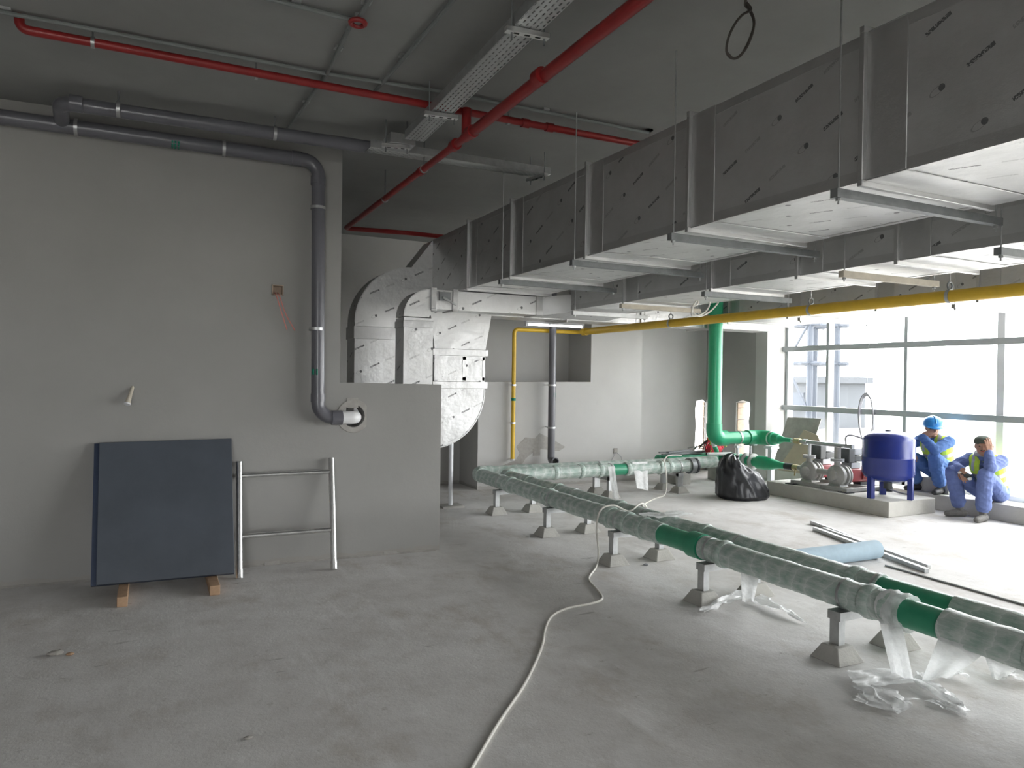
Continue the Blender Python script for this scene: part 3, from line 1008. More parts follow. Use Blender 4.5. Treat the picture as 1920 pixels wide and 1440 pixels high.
# --- duct three: beside the glazing
D3 = dict(x0=7.45, x1=8.6, z0=2.46, z1=2.85)
S3 = [0.9, 2.1, 3.3, 4.45, 5.6, 6.9, 8.0]
du3 = thing('air_duct', (8.0, 4.0, 2.46), 'third foil-faced air duct beside the glazing, behind the yellow pipe', 'duct')
run_duct(du3, D3['x0'], D3['x1'], D3['z0'], D3['z1'], S3, -1.6, 8.36)
C3 = (2.385, 2.62)
xs = [3.76, 4.9, 6.1, 7.3, 8.6]
for a, b_ in zip(xs, xs[1:]):
    MB().box(a, b_, 8.36, 8.8, *C3).build('duct_section', 'duct_foil', du3)
for x in xs[1:-1]:
    collar(du3, x - 0.08, x + 0.08, 8.36, 8.8, C3[0], C3[1], 'x', 0.006, 'joint_tape')
    collar(du3, x - 0.013, x + 0.013, 8.36, 8.8, C3[0], C3[1], 'x', 0.03)
m = MB()
lo = [(3.04, 8.3), (3.71, 8.3), (3.71, 8.72), (3.04, 8.72)]
hi = [(2.98, 8.3), (3.79, 8.3), (3.79, 8.8), (2.98, 8.8)]
m._add([(x, y, 1.95) for x, y in lo] + [(x, y, 2.40) for x, y in hi] + [(x, y, 2.505) for x, y in hi],
       [(3, 2, 1, 0), (0, 1, 5, 4), (1, 2, 6, 5), (2, 3, 7, 6), (3, 0, 4, 7), (4, 5, 9, 8), (5, 6, 10, 9), (6, 7, 11, 10), (7, 4, 8, 11), (8, 9, 10, 11)])
m.build('taper_section', 'duct_foil', du3)
MB().box(3.04, 3.705, 8.3, 8.72, 1.45, 1.95).build('drop_section', 'duct_foil', du3)
collar(du3, 3.04, 3.705, 8.3, 8.72, 1.87, 1.95, 'z', 0.03)
collar(du3, 3.04, 3.705, 8.3, 8.72, 1.47, 1.555, 'z', 0.028)
for x0, x1 in ((3.405, 3.45), (3.67, 3.706)):
    MB().box(x0, x1, 8.296, 8.3, 1.57, 1.86).build('patch_tape', 'foil_tape', du3)
for z0, z1 in ((1.82, 1.86), (1.57, 1.61)):
    MB().box(3.04, 3.70, 8.296, 8.3, z0, z1).build('patch_tape', 'foil_tape', du3)
elbow(du3, 3.0, 1.45, 0.705, 0.04, 8.3, 8.72, -pi / 2, 0)
MB().box(2.4, 3.0, 8.3, 8.72, 0.745, 1.41).build('duct_section', 'duct_foil', du3)
for y, n in zip((2.3, 3.5, 4.75, 6.75), ('nearest the camera', 'second from the camera', 'third from the camera', 'by the green riser')):
    duct_hanger(7.38, 8.68, y, D3['z0'] - 0.031, 'strut hanger under the duct beside the glazing, ' + n, 'galvanised_steel')
# post propping the lowest elbow
pp = at('y', 8.45, 846, 835)
t = thing('duct_prop', (pp.x, 8.45, 0), 'white post propping the curved duct behind the low wall', 'post')
MB().cyl((pp.x, 8.45, 0.02), (pp.x, 8.45, 0.80), 0.028, 14).build('post', 'window_frame_white', t)
MB().box(pp.x - 0.14, pp.x + 0.14, 8.33, 8.57, 0, 0.025).build('base_plate', 'cast_concrete', t)
# fluorescent batten at the back
em, nt, N, L, b = nmat('lit_tube')
b.inputs['Base Color'].default_value = (0.9, 0.9, 0.9, 1)
b.inputs['Emission Color'].default_value = (0.95, 0.98, 1, 1)
b.inputs['Emission Strength'].default_value = 2.5
la, lb = at('y', 9.2, 985, 607), at('y', 9.2, 1094, 608)
t = thing('tube_light', (la.lerp(lb, .5)), 'lit fluorescent tube fitting above the yellow pipe bend', 'lamp')
MB().box(la.x, lb.x, 9.17, 9.23, la.z + 0.01, la.z + 0.06).build('body', 'window_frame_white', t)
MB().cyl((la.x + .03, 9.2, la.z - 0.005), (lb.x - .03, 9.2, la.z - 0.005), 0.016, 12).build('tube', 'lit_tube', t)
for x in (la.x + 0.015, lb.x - 0.015):
    MB().box(x - 0.015, x + 0.015, 9.18, 9.22, la.z - 0.03, la.z + 0.01).build('end_cap', 'window_frame_white', t)
for x in (la.x + .2, lb.x - .2):
    MB().cyl((x, 9.2, la.z + 0.06), (x, 9.2, CEIL), 0.005, 8).build('rod', 'dull_steel', t)

# ================================================================== LEFT WALL THINGS
def ring_clamp(par, c, axis, r, to, mat='galvanised_steel'):
    """split ring round a pipe with a stud going to the point `to`."""
    ax = V(axis).normalized()
    cl_ = MB().lathe([(r, -0.012), (r + 0.006, -0.012), (r + 0.006, 0.012), (r, 0.012)], c, ax, 20)
    cl_ = cl_.build('clamp', mat, par)
    dirn = (V(to) - V(c)).normalized()
    MB().cyl(V(c) + dirn * (r + 0.003), V(to), 0.006, 8).build('clamp_stud', mat, cl_)


OFF = 0.10
a0, a1 = on_wall(0, 219, OFF), on_wall(597, 303, OFF)
a2, a3 = on_wall(596, 782, OFF), on_wall(641, 783, OFF)
dr = thing('drain_pipe', a2, 'thick grey plastic drain pipe running along and down the left wall', 'pipe')
left = a0 + (a0 - a1) * 0.8
MB().tube(corner_path([left, a1, a2, a3], 0.13, 10), 0.056, 22).build('pipe', 'grey_pvc', dr)
u = (a1 - a0).normalized()
MB().cyl(a1 - u * 0.22, a1 - u * 0.14, 0.062, 22).build('socket', 'grey_pvc', dr)
MB().cyl(a1 + V((0, 0, -0.2)), a1 + V((0, 0, -0.13)), 0.062, 22).build('socket', 'grey_pvc', dr)
MB().cyl(a2 + V((0, 0, 0.2)), a2 + V((0, 0, 0.13)), 0.062, 22).build('socket', 'grey_pvc', dr)
MB().cyl(a3 - V((0.09, 0, 0)), a3 + V((0.0, 0, 0)), 0.063, 22).build('socket', 'grey_pvc', dr)
hc2 = V((hc.x, hc.y + 0.14, a3.z))
MB().tube(corner_path([a3, V((hc.x + 0.0, a3.y, a3.z)), hc2], 0.055, 10), 0.056, 22).build('elbow', 'white_pvc', dr)
for px in ((-60, 210), (143, 237), (420, 278)):
    c = on_wall(px[0], px[1], OFF)
    c = a0 + u * ((c - a0).dot(u))
    ring_clamp(dr, c, u, 0.058, c + V((0, OFF, 0)))
for py in (390, 617):
    c = on_wall(597, py, OFF)
    c = V((a1.x, a1.y, c.z))
    ring_clamp(dr, c, (0, 0, 1), 0.058, V((c.x, yl(c.x), c.z)))
# hand-drawn green marks on the pipe
for kind_, py in (('v', 697), ('h', 0)):
    m = MB()
    if kind_ == 'v':
        z = on_wall(596, py, OFF).z
        for k, (b0_, b1_) in enumerate(((-2.35, -2.05), (-1.95, -1.85), (-1.7, -1.5), (-1.35, -1.0), (-0.85, -0.7))):
            for zz in ((z - 0.024, z - 0.012), (z + 0.008, z + 0.022)) if k % 2 else ((z - 0.026, z + 0.024),):
                c0 = [V((a1.x + cos(b) * 0.0568, a1.y + sin(b) * 0.0568, q)) for b, q in ((b0_, zz[0]), (b1_, zz[0]), (b1_, zz[1]), (b0_, zz[1]))]
                m._add(c0, [(0, 1, 2, 3)])
    else:
        c = a0 + u * (on_wall(327, 268, OFF) - a0).dot(u)
        for k in range(3):
            for b in (0.2, 0.6, 1.0, 1.4):
                q = [c + u * ((k - 1) * 0.022 + s_) + V((0, -cos(b + e) * 0.0568, -sin(b + e) * 0.0568 + 0.0)) for s_, e in ((0, 0), (0.014, 0), (0.014, 0.3), (0, 0.3))]
                m._add(q, [(0, 1, 2, 3)])
    m.build('marker_writing', 'marker_green', dr, solid=0.001)
# cement ring and paper label round the wall hole
MB().lathe([(0.10, 0), (0.15, 0), (0.145, 0.004), (0.102, 0.004)], hc, (0, -1, 0), 26).build('cement_ring', 'bare_patch', wl)
q = on_wall(661, 755)
MB().box(q.x - 0.05, q.x + 0.05, q.y - 0.004, q.y + 0.003, q.z - 0.045, q.z + 0.04).build('paper_label', 'bare_patch', wl)
# electrical back box with two flexible conduits
eb = thing('socket_box', (jb.x, jb.y, jb.z - 0.045), 'open red-brown electrical back box with dangling pink conduits', 'socket box')
m = MB()
m.box(jb.x - 0.044, jb.x + 0.049, jb.y + 0.055, jb.y + 0.069, jb.z - 0.044, jb.z + 0.044)
for b_ in ((-.044, -.036, -.044, .044), (.041, .049, -.044, .044), (-.044, .049, -.044, -.036), (-.044, .049, .036, .044)):
    m.box(jb.x + b_[0], jb.x + b_[1], jb.y - 0.012, jb.y + 0.06, jb.z + b_[2], jb.z + b_[3])
m.build('back_box', 'hollow_block', eb)
for k, (ex, ey) in enumerate(((538, 618), (553, 620))):
    e = on_wall(ex, ey, 0.05)
    pth = smooth_path([V((jb.x - 0.015 + 0.02 * k, jb.y + 0.03, jb.z - 0.02)), V((jb.x - 0.012 + 0.025 * k, jb.y - 0.05, jb.z - 0.06)), V((jb.x + 0.03 + 0.03 * k, jb.y - 0.06, jb.z - 0.2)), e], 8)
    MB().tube(pth, 0.0045, 8).build('flexible_conduit', 'pink_conduit', eb)
# cream wall peg
q0, q1 = on_wall(250, 722, 0.0), on_wall(239, 756, 0.07)
pg = thing('wall_peg', q1, 'small cream stub sticking out of the left wall above the blue panel', 'peg')
MB().tube([q0 + V((0, .02, 0)), q0.lerp(q1, .5), q1], [0.012, 0.014, 0.022], 12).build('stub', 'pale_timber', pg)
MB().cyl(q1, q1 + (q1 - q0).normalized() * 0.012, 0.024, 12).build('flared_end', 'window_frame_white', pg)

# blue insulated panel leaning on the wall, on two timber blocks
BL, BR = at('z', 0.09, 180, 1097), at('z', 0.09, 440, 1074)
TL, TR_ = on_wall(186, 830, 0.062), on_wall(434, 822, 0.062)
BL.y = BR.y + (BL.y - BR.y) * 0.9
nrm = (TL - BL).cross(BR - BL).normalized()
if nrm.y < 0: nrm = -nrm
th = nrm * 0.055
pn = thing('blue_panel', (BL + BR) / 2, 'square dark blue panel leaning on the left wall over timber blocks', 'panel')
MB()._add([BL, BR, TR_, TL, BL + th * .35, BR + th * .35, TR_ + th * .35, TL + th * .35], [(0, 1, 2, 3), (7, 6, 5, 4), (0, 4, 5, 1), (1, 5, 6, 2), (2, 6, 7, 3), (3, 7, 4, 0)]).build('front_skin', 'blue_panel_paint', pn, bevel=0.003)
k0, k1 = th * .35, th
sh_ = (BL - BR).normalized() * 0.035
ins = [(BL, BR), (TL, TR_)]
MB()._add([BL + k0 + sh_, BR + k0, TR_ + k0, TL + k0 + sh_, BL + k1 + sh_, BR + k1, TR_ + k1, TL + k1 + sh_], [(0, 1, 2, 3), (7, 6, 5, 4), (0, 4, 5, 1), (1, 5, 6, 2), (2, 6, 7, 3), (3, 7, 4, 0)]).build('core', 'blue_panel_edge', pn)
for (xa, xb, y0, nm) in ((-0.205, -0.14, 5.64, 'left end of the blue panel'), (0.385, 0.455, 5.68, 'right end of the blue panel')):
    MB().box(xa, xb, y0, 6.3, 0, 0.07).build('timber_block', 'raw_timber', None, 'short sawn timber block under the ' + nm, 'timber', 'timber blocks under the panel', bevel=0.004)

# aluminium tower frame leaning on the wall
fl, fr_ = at('z', 0.0, 449, 1085), at('z', 0.0, 626, 1068)
tl, tr_ = on_wall(448, 866, 0.04), on_wall(621, 859, 0.04)
sf = thing('tower_frame', (fl + fr_) / 2, 'silver aluminium two-rung access tower frame leaning beside the blue panel', 'ladder frame')
for lo_, hi_ in ((fl, tl), (fr_, tr_)):
    dv = (hi_ - lo_).normalized()
    sl_ = MB().cyl(lo_ + V((0, 0, 0.008)), hi_, 0.0255, 18).build('stile', 'aluminium', sf)
    MB().cyl(lo_ + V((0, 0, 0.004)), lo_ + dv * 0.07, 0.029, 18).build('end_collar', 'aluminium', sl_)
for f in (0.875, 0.35):
    MB().cyl(fl.lerp(tl, f), fr_.lerp(tr_, f), 0.02, 14).build('rung', 'aluminium', sf)

# ================================================================== BACK WALL PIPES
YX, YZ = 5.78, 2.315
yp = thing('yellow_gas_pipe', (YX, 4, YZ), 'yellow gas pipe crossing below the ducts then dropping down the pale wall', 'pipe')
MB().cyl((YX, -1.6, YZ), (YX, 9.25, YZ), 0.05, 20).build('pipe', 'yellow_pipe_paint', yp)
MB().cyl((YX, 9.25, YZ), (YX, 9.36, YZ), 0.056, 20).build('reducer', 'yellow_pipe_paint', yp)
MB().tube(corner_path([(YX, 9.36, YZ), (YX, 9.5, YZ), (4.70, 9.5, YZ), (4.70, 9.5, 0.42)], 0.06, 8), 0.03, 16).build('drop_pipe', 'yellow_pipe_paint', yp)
for pyy in (722, 793, 862):
    z = at('y', 9.5, 956, pyy).z
    ring_clamp(yp, V((4.70, 9.5, z)), (0, 0, 1), 0.032, V((4.70, BACK_A, z)), 'aluminium')
z = at('y', 9.5, 956, 749).z
m = MB().lathe([(0.031, -0.02), (0.034, -0.02), (0.034, 0.02), (0.031, 0.02)], (4.70, 9.5, z), (0, 0, 1), 16)
m.build('marker_tape', 'marker_green', yp)
for px in (1258, 1520, 1780):
    y = at('x', YX, px, 600).y
    c = V((YX, y, YZ))
    MB().lathe([(0.051, -0.014), (0.056, -0.014), (0.056, 0.014), (0.051, 0.014)], c, (0, 1, 0), 20).build('hanger_band', 'galvanised_steel', yp)
    MB().tube(arc(c + V((0, 0, 0.085)), (0.03, 0, 0), (0, 0, 0.03), 0, 2 * pi * 19 / 20, 19), 0.008, 8, closed=True).build('hanger_eye', 'dull_steel', yp)
    MB().cyl(c + V((0, 0, 0.11)), V((YX, y, CEIL)), 0.005, 8).build('hanger_rod', 'galvanised_steel', yp)

GX = 5.29
g2 = thing('drain_pipe', (GX, 9.5, 0.4), 'slim grey vertical drain pipe beside the yellow pipe on the pale wall', 'pipe')
MB().tube(corner_path([(GX, 9.41, 3.55), (GX, 9.41, 0.40), (GX - 0.02, 9.28, 0.40)], 0.05, 8), 0.054, 20, caps=False).build('pipe', 'grey_pvc', g2)
MB().lathe([(0.046, 0), (0.062, 0), (0.062, 0.05), (0.046, 0.05)], (GX - 0.02, 9.295, 0.40), (0, -1, 0), 20).build('open_socket', 'grey_pvc', g2)
MB().cyl((GX - 0.02, 9.28, 0.40), (GX - 0.02, 9.29, 0.40), 0.05, 18).build('pipe_mouth', 'dark_void', g2)
for pyy in (722, 801):
    z = at('y', 9.5, 1026, pyy).z
    ring_clamp(g2, V((GX, 9.41, z)), (0, 0, 1), 0.056, V((GX, BACK_A, z)))
z = at('y', 9.44, 1026, 740).z
MB()._add([V((GX + cos(b) * 0.0545, 9.41 + sin(b) * 0.0545, q)) for b, q in ((-1.6, z - .03), (-0.9, z - .03), (-0.9, z + .03), (-1.6, z + .03))], [(0, 1, 2, 3)]).build('marker_writing', 'marker_green', g2, solid=0.001)
q = at('y', BACK_A, 1006, 848)
MB().box(q.x - 0.06, q.x + 0.06, BACK_A - 0.006, BACK_A + 0.004, q.z - 0.05, q.z + 0.05).build('patch', 'bare_patch', wn_)
# ragged stain left by chasing out the plaster
m = MB()
rs = random.Random(4)
outline = [(968, 838), (985, 820), (1003, 822), (1012, 812), (1040, 826), (1060, 838), (1048, 846), (1015, 842), (1000, 848), (985, 860), (975, 878), (955, 880), (945, 872), (968, 862), (975, 850)]
m.prism([at('y', BACK_A - 0.003, *q) for q in outline], None, (0, 0.006, 0))
m.build('repair_stain', 'bare_patch', wn_)
q = at('y', BACK_A, 1154, 845)
so = thing('wall_outlet', q, 'small dark outlet box on the pale wall with thin hanging wires', 'outlet')
MB().box(q.x - 0.035, q.x + 0.035, BACK_A - 0.012, BACK_A + 0.004, q.z - 0.04, q.z + 0.04).build('box', 'stained_patch', so, bevel=0.004)
for e in ((1146, 866), (1166, 866)):
    ee = at('y', BACK_A - 0.012, *e)
    MB().tube(smooth_path([V((q.x, BACK_A - 0.014, q.z - 0.02)), V(((q.x * .3 + ee.x * .7), BACK_A - 0.03, q.z - 0.09)), ee, ee + V((0.0, 0, -0.12))], 6), 0.004, 6).build('wire', 'grey_hose', so)

# white cable coil hanging by the riser
wc = thing('cable_coil', at('y', 6.4, 1320, 560), 'white cable loops hanging from the middle duct by the green riser', 'cable')
pt = [at('y', 5.5, *q) for q in ((1318, 528), (1310, 560), (1300, 575), (1297, 590), (1305, 592), (1322, 585), (1330, 572), (1328, 560), (1318, 556), (1304, 566), (1298, 582), (1310, 593), (1330, 585), (1346, 568), (1350, 555), (1341, 550), (1326, 557))]
pt[0] = V((pt[1].x, 5.5, 2.9))
MB().tube(smooth_path(pt, 6), 0.008, 8).build('cable', 'white_cable', wc)
MB().cyl(pt[-1] - V((0.02, 0, 0)), pt[-1] + V((0.02, 0, 0.01)), 0.012, 8).build('red_tape', 'harness_red', wc)

# ================================================================== FLOOR PIPES
RP = 0.085
ZP = 0.372


def ax_(y): return 3.575 + (y - 2.95) * 0.0165 + 0.075
def bx_(y): return 3.93 + (y - 2.95) * 0.012


YA, YB = 8.66, 8.36


def lumpy(seed, amp=0.065):
    def f(u_, a_):
        n1 = mnoise.noise(V((u_ * 5 + seed, cos(a_) * 1.2, sin(a_) * 1.2)))
        n2 = mnoise.noise(V((u_ * 17 + seed * 3, cos(a_) * 2.5 + u_ * 3, sin(a_) * 2.5)))
        saw = (u_ * 7.5 + a_ / (2 * pi)) % 1.0
        return 1.0 + amp * n1 + amp * 0.6 * n2 + 0.035 * saw
    return f


def dense(p0, p1, step=0.03):
    p0, p1 = V(p0), V(p1)
    n = max(2, int((p1 - p0).length / step))
    return [p0.lerp(p1, k / n) for k in range(n + 1)]


def wrapped(par, pts, seed):
    MB().tube(pts, RP, 22, rfun=lumpy(seed)).build('wrapped_pipe', 'plastic_wrap_on_pipe', par)


def bare(par, p0, p1):
    MB().cyl(p0, p1, RP - 0.008, 26).build('bare_pipe', 'green_pipe_dusty', par)


def tie(par, c, axis, seed, r=RP * 1.08):
    rs_ = random.Random(seed)
    ax3 = V(axis).normalized()
    pts = [V(c) + ax3 * (k * 0.011 - 0.03) for k in range(7)]
    MB().tube(pts, [r * (1 + 0.09 * sin(pi * k / 6)) for k in range(7)], 22, rfun=lambda u_, a_: 1 + 0.045 * mnoise.noise(V((u_ * 40 + seed, cos(a_) * 3, sin(a_) * 3)))).build('wrap_fold', 'plastic_wrap_on_pipe', par)


def run_y(par, xf, segs, seed):
    for i, (k, y0, y1) in enumerate(segs):
        p0, p1 = V((xf(y0), y0, ZP)), V((xf(y1), y1, ZP))
        if k == 'w':
            wrapped(par, dense(p0, p1), seed + i * 3.7)
        else:
            bare(par, p0, p1)


ya = [at('x', 3.62, px, 1040).y for px in (1232, 1312, 1684, 1772)]
fpA = thing('water_pipe', (3.65, 4, 0), 'near film-wrapped green water pipe on low stands, turning right by the pale wall', 'pipe')
run_y(fpA, ax_, [('w', -1.5, ya[3]), ('b', ya[3], ya[2]), ('w', ya[2], ya[1]), ('b', ya[1], ya[0]), ('w', ya[0], YA - 0.22)], 1.0)
yc = at('x', 3.62, 1300, 1020).y
MB().cyl((ax_(yc), yc - 0.06, ZP), (ax_(yc), yc + 0.07, ZP), RP + 0.012, 26).build('socket', 'green_pipe_dusty', fpA)
cA = corner_path([(ax_(YA - .2), YA - 0.24, ZP), (ax_(YA), YA, ZP), (ax_(YA) + 0.24, YA, ZP)], 0.2, 10)
MB().tube(cA, RP * 1.1, 22, rfun=lumpy(9.1, 0.04)).build('wrapped_elbow', 'plastic_wrap_on_pipe', fpA)
wrapped(fpA, dense((ax_(YA) + 0.22, YA, ZP), (7.75, YA, ZP)), 21.0)
for y in (7.55, 6.62, 5.45, 5.18, 4.95, 3.98, 2.78, 2.66, 1.9):
    tie(fpA, (ax_(y), y, ZP), (0, 1, 0), y * 3)

yb = [at('x', 4.1, px, 1120).y for px in (1690, 1832)]
fpB = thing('water_pipe', (4.1, 4, 0), 'far film-wrapped green water pipe on low stands, inner one of the pair', 'pipe')
run_y(fpB, bx_, [('w', -1.5, yb[1]), ('b', yb[1], yb[0]), ('w', yb[0], YB - 0.22)], 5.0)
cB = corner_path([(bx_(YB - .2), YB - 0.24, ZP), (bx_(YB), YB, ZP), (bx_(YB) + 0.24, YB, ZP)], 0.2, 10)
MB().tube(cB, RP * 1.1, 22, rfun=lumpy(3.3, 0.04)).build('wrapped_elbow', 'plastic_wrap_on_pipe', fpB)
xg = [at('y', YB, px, 885).x for px in (1147, 1176)]
wrapped(fpB, dense((bx_(YB) + 0.22, YB, ZP), (xg[0], YB, ZP)), 31.0)
bare(fpB, (xg[0], YB, ZP), (xg[1], YB, ZP))
wrapped(fpB, dense((xg[1], YB, ZP), (6.98, YB, ZP)), 41.0)
for x in (4.75, 5.15, 5.45, 5.9, 6.45, 6.62):
    tie(fpB, (x, YB, ZP), (1, 0, 0), x * 7)
for y in (7.6, 6.9, 5.7, 4.5, 3.1):
    tie(fpB, (bx_(y), y, ZP), (0, 1, 0), y * 5)
MB().cyl((6.98, YB, ZP), (7.06, YB, ZP), RP + 0.03, 24).build('end_flange', 'dull_steel', fpB)
MB().lathe([(RP + .01, 0), (RP + .03, 0.02), (RP + .03, 0.05), (0.03, 0.06)], (7.06, YB, ZP), (1, 0, 0), 22).build('end_cap', 'black_plastic', fpB)

BT = ZP - RP * 1.0 - 0.004


def foot(par, x, y):
    MB().frustum(x, y, 0, 0.09, 0.105, 0.105, 0.062, 0.055).build('foot', 'cast_concrete', par, bevel=0.006)


def stand_y(y, label):
    xa, xb = ax_(y) - 0.075, bx_(y) + 0.15
    t = thing('pipe_stand', ((xa + xb) / 2, y, 0), label, 'pipe stand', 'concrete-footed stands under the water pipes')
    for x in (xa, xb):
        foot(t, x, y)
        MB().box(x - 0.025, x + 0.025, y - 0.032, y + 0.032, 0.08, BT - 0.005).build('post', 'galvanised_steel', t)
    MB().box(xa - 0.03, xb + 0.03, y - 0.045, y + 0.045, BT - 0.05, BT).build('beam', 'galvanised_steel', t)
    for x in (ax_(y), bx_(y)):
        MB().lathe([(RP * 0.97, -0.009), (RP + 0.006, -0.009), (RP + 0.006, 0.009), (RP * 0.97, 0.009)], (x, y, ZP), (0, 1, 0), 22).build('pipe_clamp', 'galvanised_steel', t)


def stand_x(x, label):
    t = thing('pipe_stand', (x, (YA + YB) / 2, 0), label, 'pipe stand', 'concrete-footed stands under the water pipes')
    for y in (YA + 0.03, YB - 0.03):
        foot(t, x, y)
        MB().box(x - 0.045, x + 0.045, y - 0.025, y + 0.025, 0.08, BT - 0.005).build('post', 'galvanised_steel', t)
    MB().box(x - 0.045, x + 0.045, YB - 0.07, YA + 0.07, BT - 0.05, BT).build('beam', 'galvanised_steel', t)
    for y in (YA, YB):
        MB().lathe([(RP * 0.97, -0.009), (RP + 0.006, -0.009), (RP + 0.006, 0.009), (RP * 0.97, 0.009)], (x, y, ZP), (1, 0, 0), 22).build('pipe_clamp', 'galvanised_steel', t)


for y, n in zip((1.73, 2.95, 4.12, 5.30, 6.53, 7.80), ('nearest the camera at the right edge', 'beside the hanging plastic sheets', 'beside the blue roll', 'where the white cable climbs the pipes', 'between the cable and the pipe corner', 'furthest back, next to the pipe corner')):
    stand_y(y, 'low pipe stand with concrete feet, ' + n)
stand_x(5.62, 'low pipe stand under the far crosswise run, left one')
stand_x(6.80, 'low pipe stand under the far crosswise run, right one by the bin bag')

# ------------------------------------------------------------------ loose plastic film
def crumple(quad, nu, nv, h, seed, lift=0.006):
    nu, nv, h = nu * 3, nv * 3, h * 0.75
    a, b_, c, d_ = [V(q) for q in quad]
    g = []
    for i in range(nu + 1):
        row = []
        for k in range(nv + 1):
            s_, t_ = i / nu, k / nv
            p_ = a.lerp(b_, s_).lerp(d_.lerp(c, s_), t_)
            w = 0.6 * mnoise.noise(V((s_ * 2.5 + seed, t_ * 2.5, seed))) + 0.9 * (0.5 - abs(mnoise.noise(V((s_ * 2 + t_ * 3.5, t_ * 1.2 - s_ + seed, 2.0)))))
            e = mnoise.noise(V((s_ * 4, t_ * 4, seed * 2))) * 0.035
            row.append(V((p_.x + e, p_.y - e * .7, max(p_.z + lift, p_.z + lift + h * (0.35 + w)))))
        g.append(row)
    return g


def hang(top0, top1, bot0, bot1, nu, nv, amp, seed):
    g = []
    for i in range(nu + 1):
        row = []
        for k in range(nv + 1):
            s_, t_ = i / nu, k / nv
            p_ = V(top0).lerp(V(top1), s_).lerp(V(bot0).lerp(V(bot1), s_), t_)
            f = amp * (0.3 + t_) * (sin(s_ * 9 + seed + t_ * 1.5) + 0.6 * mnoise.noise(V((s_ * 6, t_ * 4, seed))))
            row.append(p_ + V((-f * .8, -f * .4, 0)))
        g.append(row)
    return g


def film_thing(label, loc):
    return thing('plastic_sheet', loc, label, 'plastic film', 'loose film torn from the pipes')


Z0 = lambda px, py, z=0.0: at('z', z, px, py)
# nearest: band round the pipe and skirts falling to the floor
f1 = film_thing('white plastic film hanging from the near pipe and spread over the floor, nearest', Z0(1690, 1280))
y0, y1 = at('x', 3.55, 1640, 1150).y, at('x', 3.55, 1684, 1150).y
g = []
for i in range(7):
    y = y0 + (y1 - y0) * i / 6
    g.append([V((ax_(y) + cos(a_) * (RP + 0.014 + 0.008 * sin(i * 2 + a_ * 3)), y, ZP + sin(a_) * (RP + 0.014 + 0.008 * sin(i * 2 + a_ * 3)))) for a_ in [2 * pi * k / 20 for k in range(21)]])
MB().sheet(g).build('pipe_band', 'loose_plastic_film', f1)
zb = ZP - RP + 0.02
MB().sheet(hang((ax_(y0) - .075, y0, ZP - .02), (ax_(y1) - .065, y1, ZP - .04), Z0(1672, 1262, 0.03), Z0(1712, 1275, 0.03), 10, 10, 0.012, 1.3)).build('hanging_strip', 'loose_plastic_film', f1)
MB().sheet(crumple([Z0(1583, 1266), Z0(1700, 1262), Z0(1712, 1290), Z0(1608, 1300)], 14, 8, 0.045, 2.1)).build('floor_fold', 'folded_plastic_film', f1)
MB().sheet(crumple([Z0(1604, 1296), Z0(1640, 1290), Z0(1716, 1318), Z0(1688, 1344)], 12, 8, 0.03, 5.7)).build('floor_fold', 'folded_plastic_film', f1)
MB().sheet(crumple([Z0(1604, 1320), Z0(1612, 1300), Z0(1700, 1325), Z0(1690, 1345)], 12, 8, 0.02, 8.1)).build('floor_fold', 'folded_plastic_film', f1)
MB().sheet(crumple([Z0(1702, 1278), Z0(1722, 1270), Z0(1800, 1318), Z0(1812, 1346)], 12, 6, 0.04, 3.9)).build('floor_fold', 'folded_plastic_film', f1)
MB().sheet(crumple([Z0(1742, 1322), Z0(1745, 1314), Z0(1800, 1326), Z0(1815, 1348)], 8, 5, 0.02, 6.6)).build('floor_fold', 'folded_plastic_film', f1)
f2 = film_thing('translucent plastic curtain hanging below the near pipe at its bare green length', Z0(1780, 1270))
y0, y1 = at('x', 3.55, 1758, 1190).y, at('x', 3.55, 1850, 1200).y
MB().sheet(hang((ax_(y0) - .08, y0, ZP - .04), (ax_(y1) - .08, y1, ZP - .03), Z0(1728, 1276, 0.02), Z0(1785, 1270, 0.03), 12, 12, 0.016, 4.2)).build('curtain', 'loose_plastic_film', f2)
MB().sheet(crumple([Z0(1728, 1272), Z0(1800, 1262), Z0(1812, 1275), Z0(1735, 1282)], 10, 5, 0.05, 7.4)).build('floor_fold', 'folded_plastic_film', f2)
f3 = film_thing('white plastic scrap hanging under the near pipe at the right edge', Z0(1890, 1275))
y0, y1 = at('x', 3.55, 1838, 1230).y, at('x', 3.55, 1905, 1250).y
MB().sheet(hang((ax_(y0) - .05, y0, ZP - .065), (ax_(y1) - .05, y1, ZP - .065), Z0(1862, 1276, 0.04), Z0(1885, 1270, 0.02), 8, 8, 0.02, 2.4)).build('hanging_strip', 'loose_plastic_film', f3)
MB().sheet(crumple([Z0(1860, 1262), Z0(1925, 1260), Z0(1930, 1285), Z0(1868, 1280)], 10, 6, 0.05, 9.4)).build('floor_fold', 'folded_plastic_film', f3)
f4 = film_thing('white plastic film hanging under the near pipe and splayed in two tails on the floor', Z0(1400, 1135))
y0, y1 = at('x', 3.6, 1386, 1080).y, at('x', 3.6, 1420, 1085).y
MB().sheet(hang((ax_(y0) - .05, y0, ZP - .065), (ax_(y1) - .05, y1, ZP - .065), Z0(1390, 1128, 0.04), Z0(1414, 1128, 0.04), 8, 10, 0.012, 3.0)).build('hanging_strip', 'loose_plastic_film', f4)
MB().sheet(crumple([Z0(1392, 1118), Z0(1408, 1126), Z0(1318, 1154), Z0(1312, 1148)], 6, 12, 0.06, 4.4)).build('floor_tail', 'folded_plastic_film', f4)
MB().sheet(crumple([Z0(1398, 1132), Z0(1424, 1120), Z0(1500, 1166), Z0(1512, 1172)], 8, 14, 0.055, 1.4)).build('floor_tail', 'folded_plastic_film', f4)
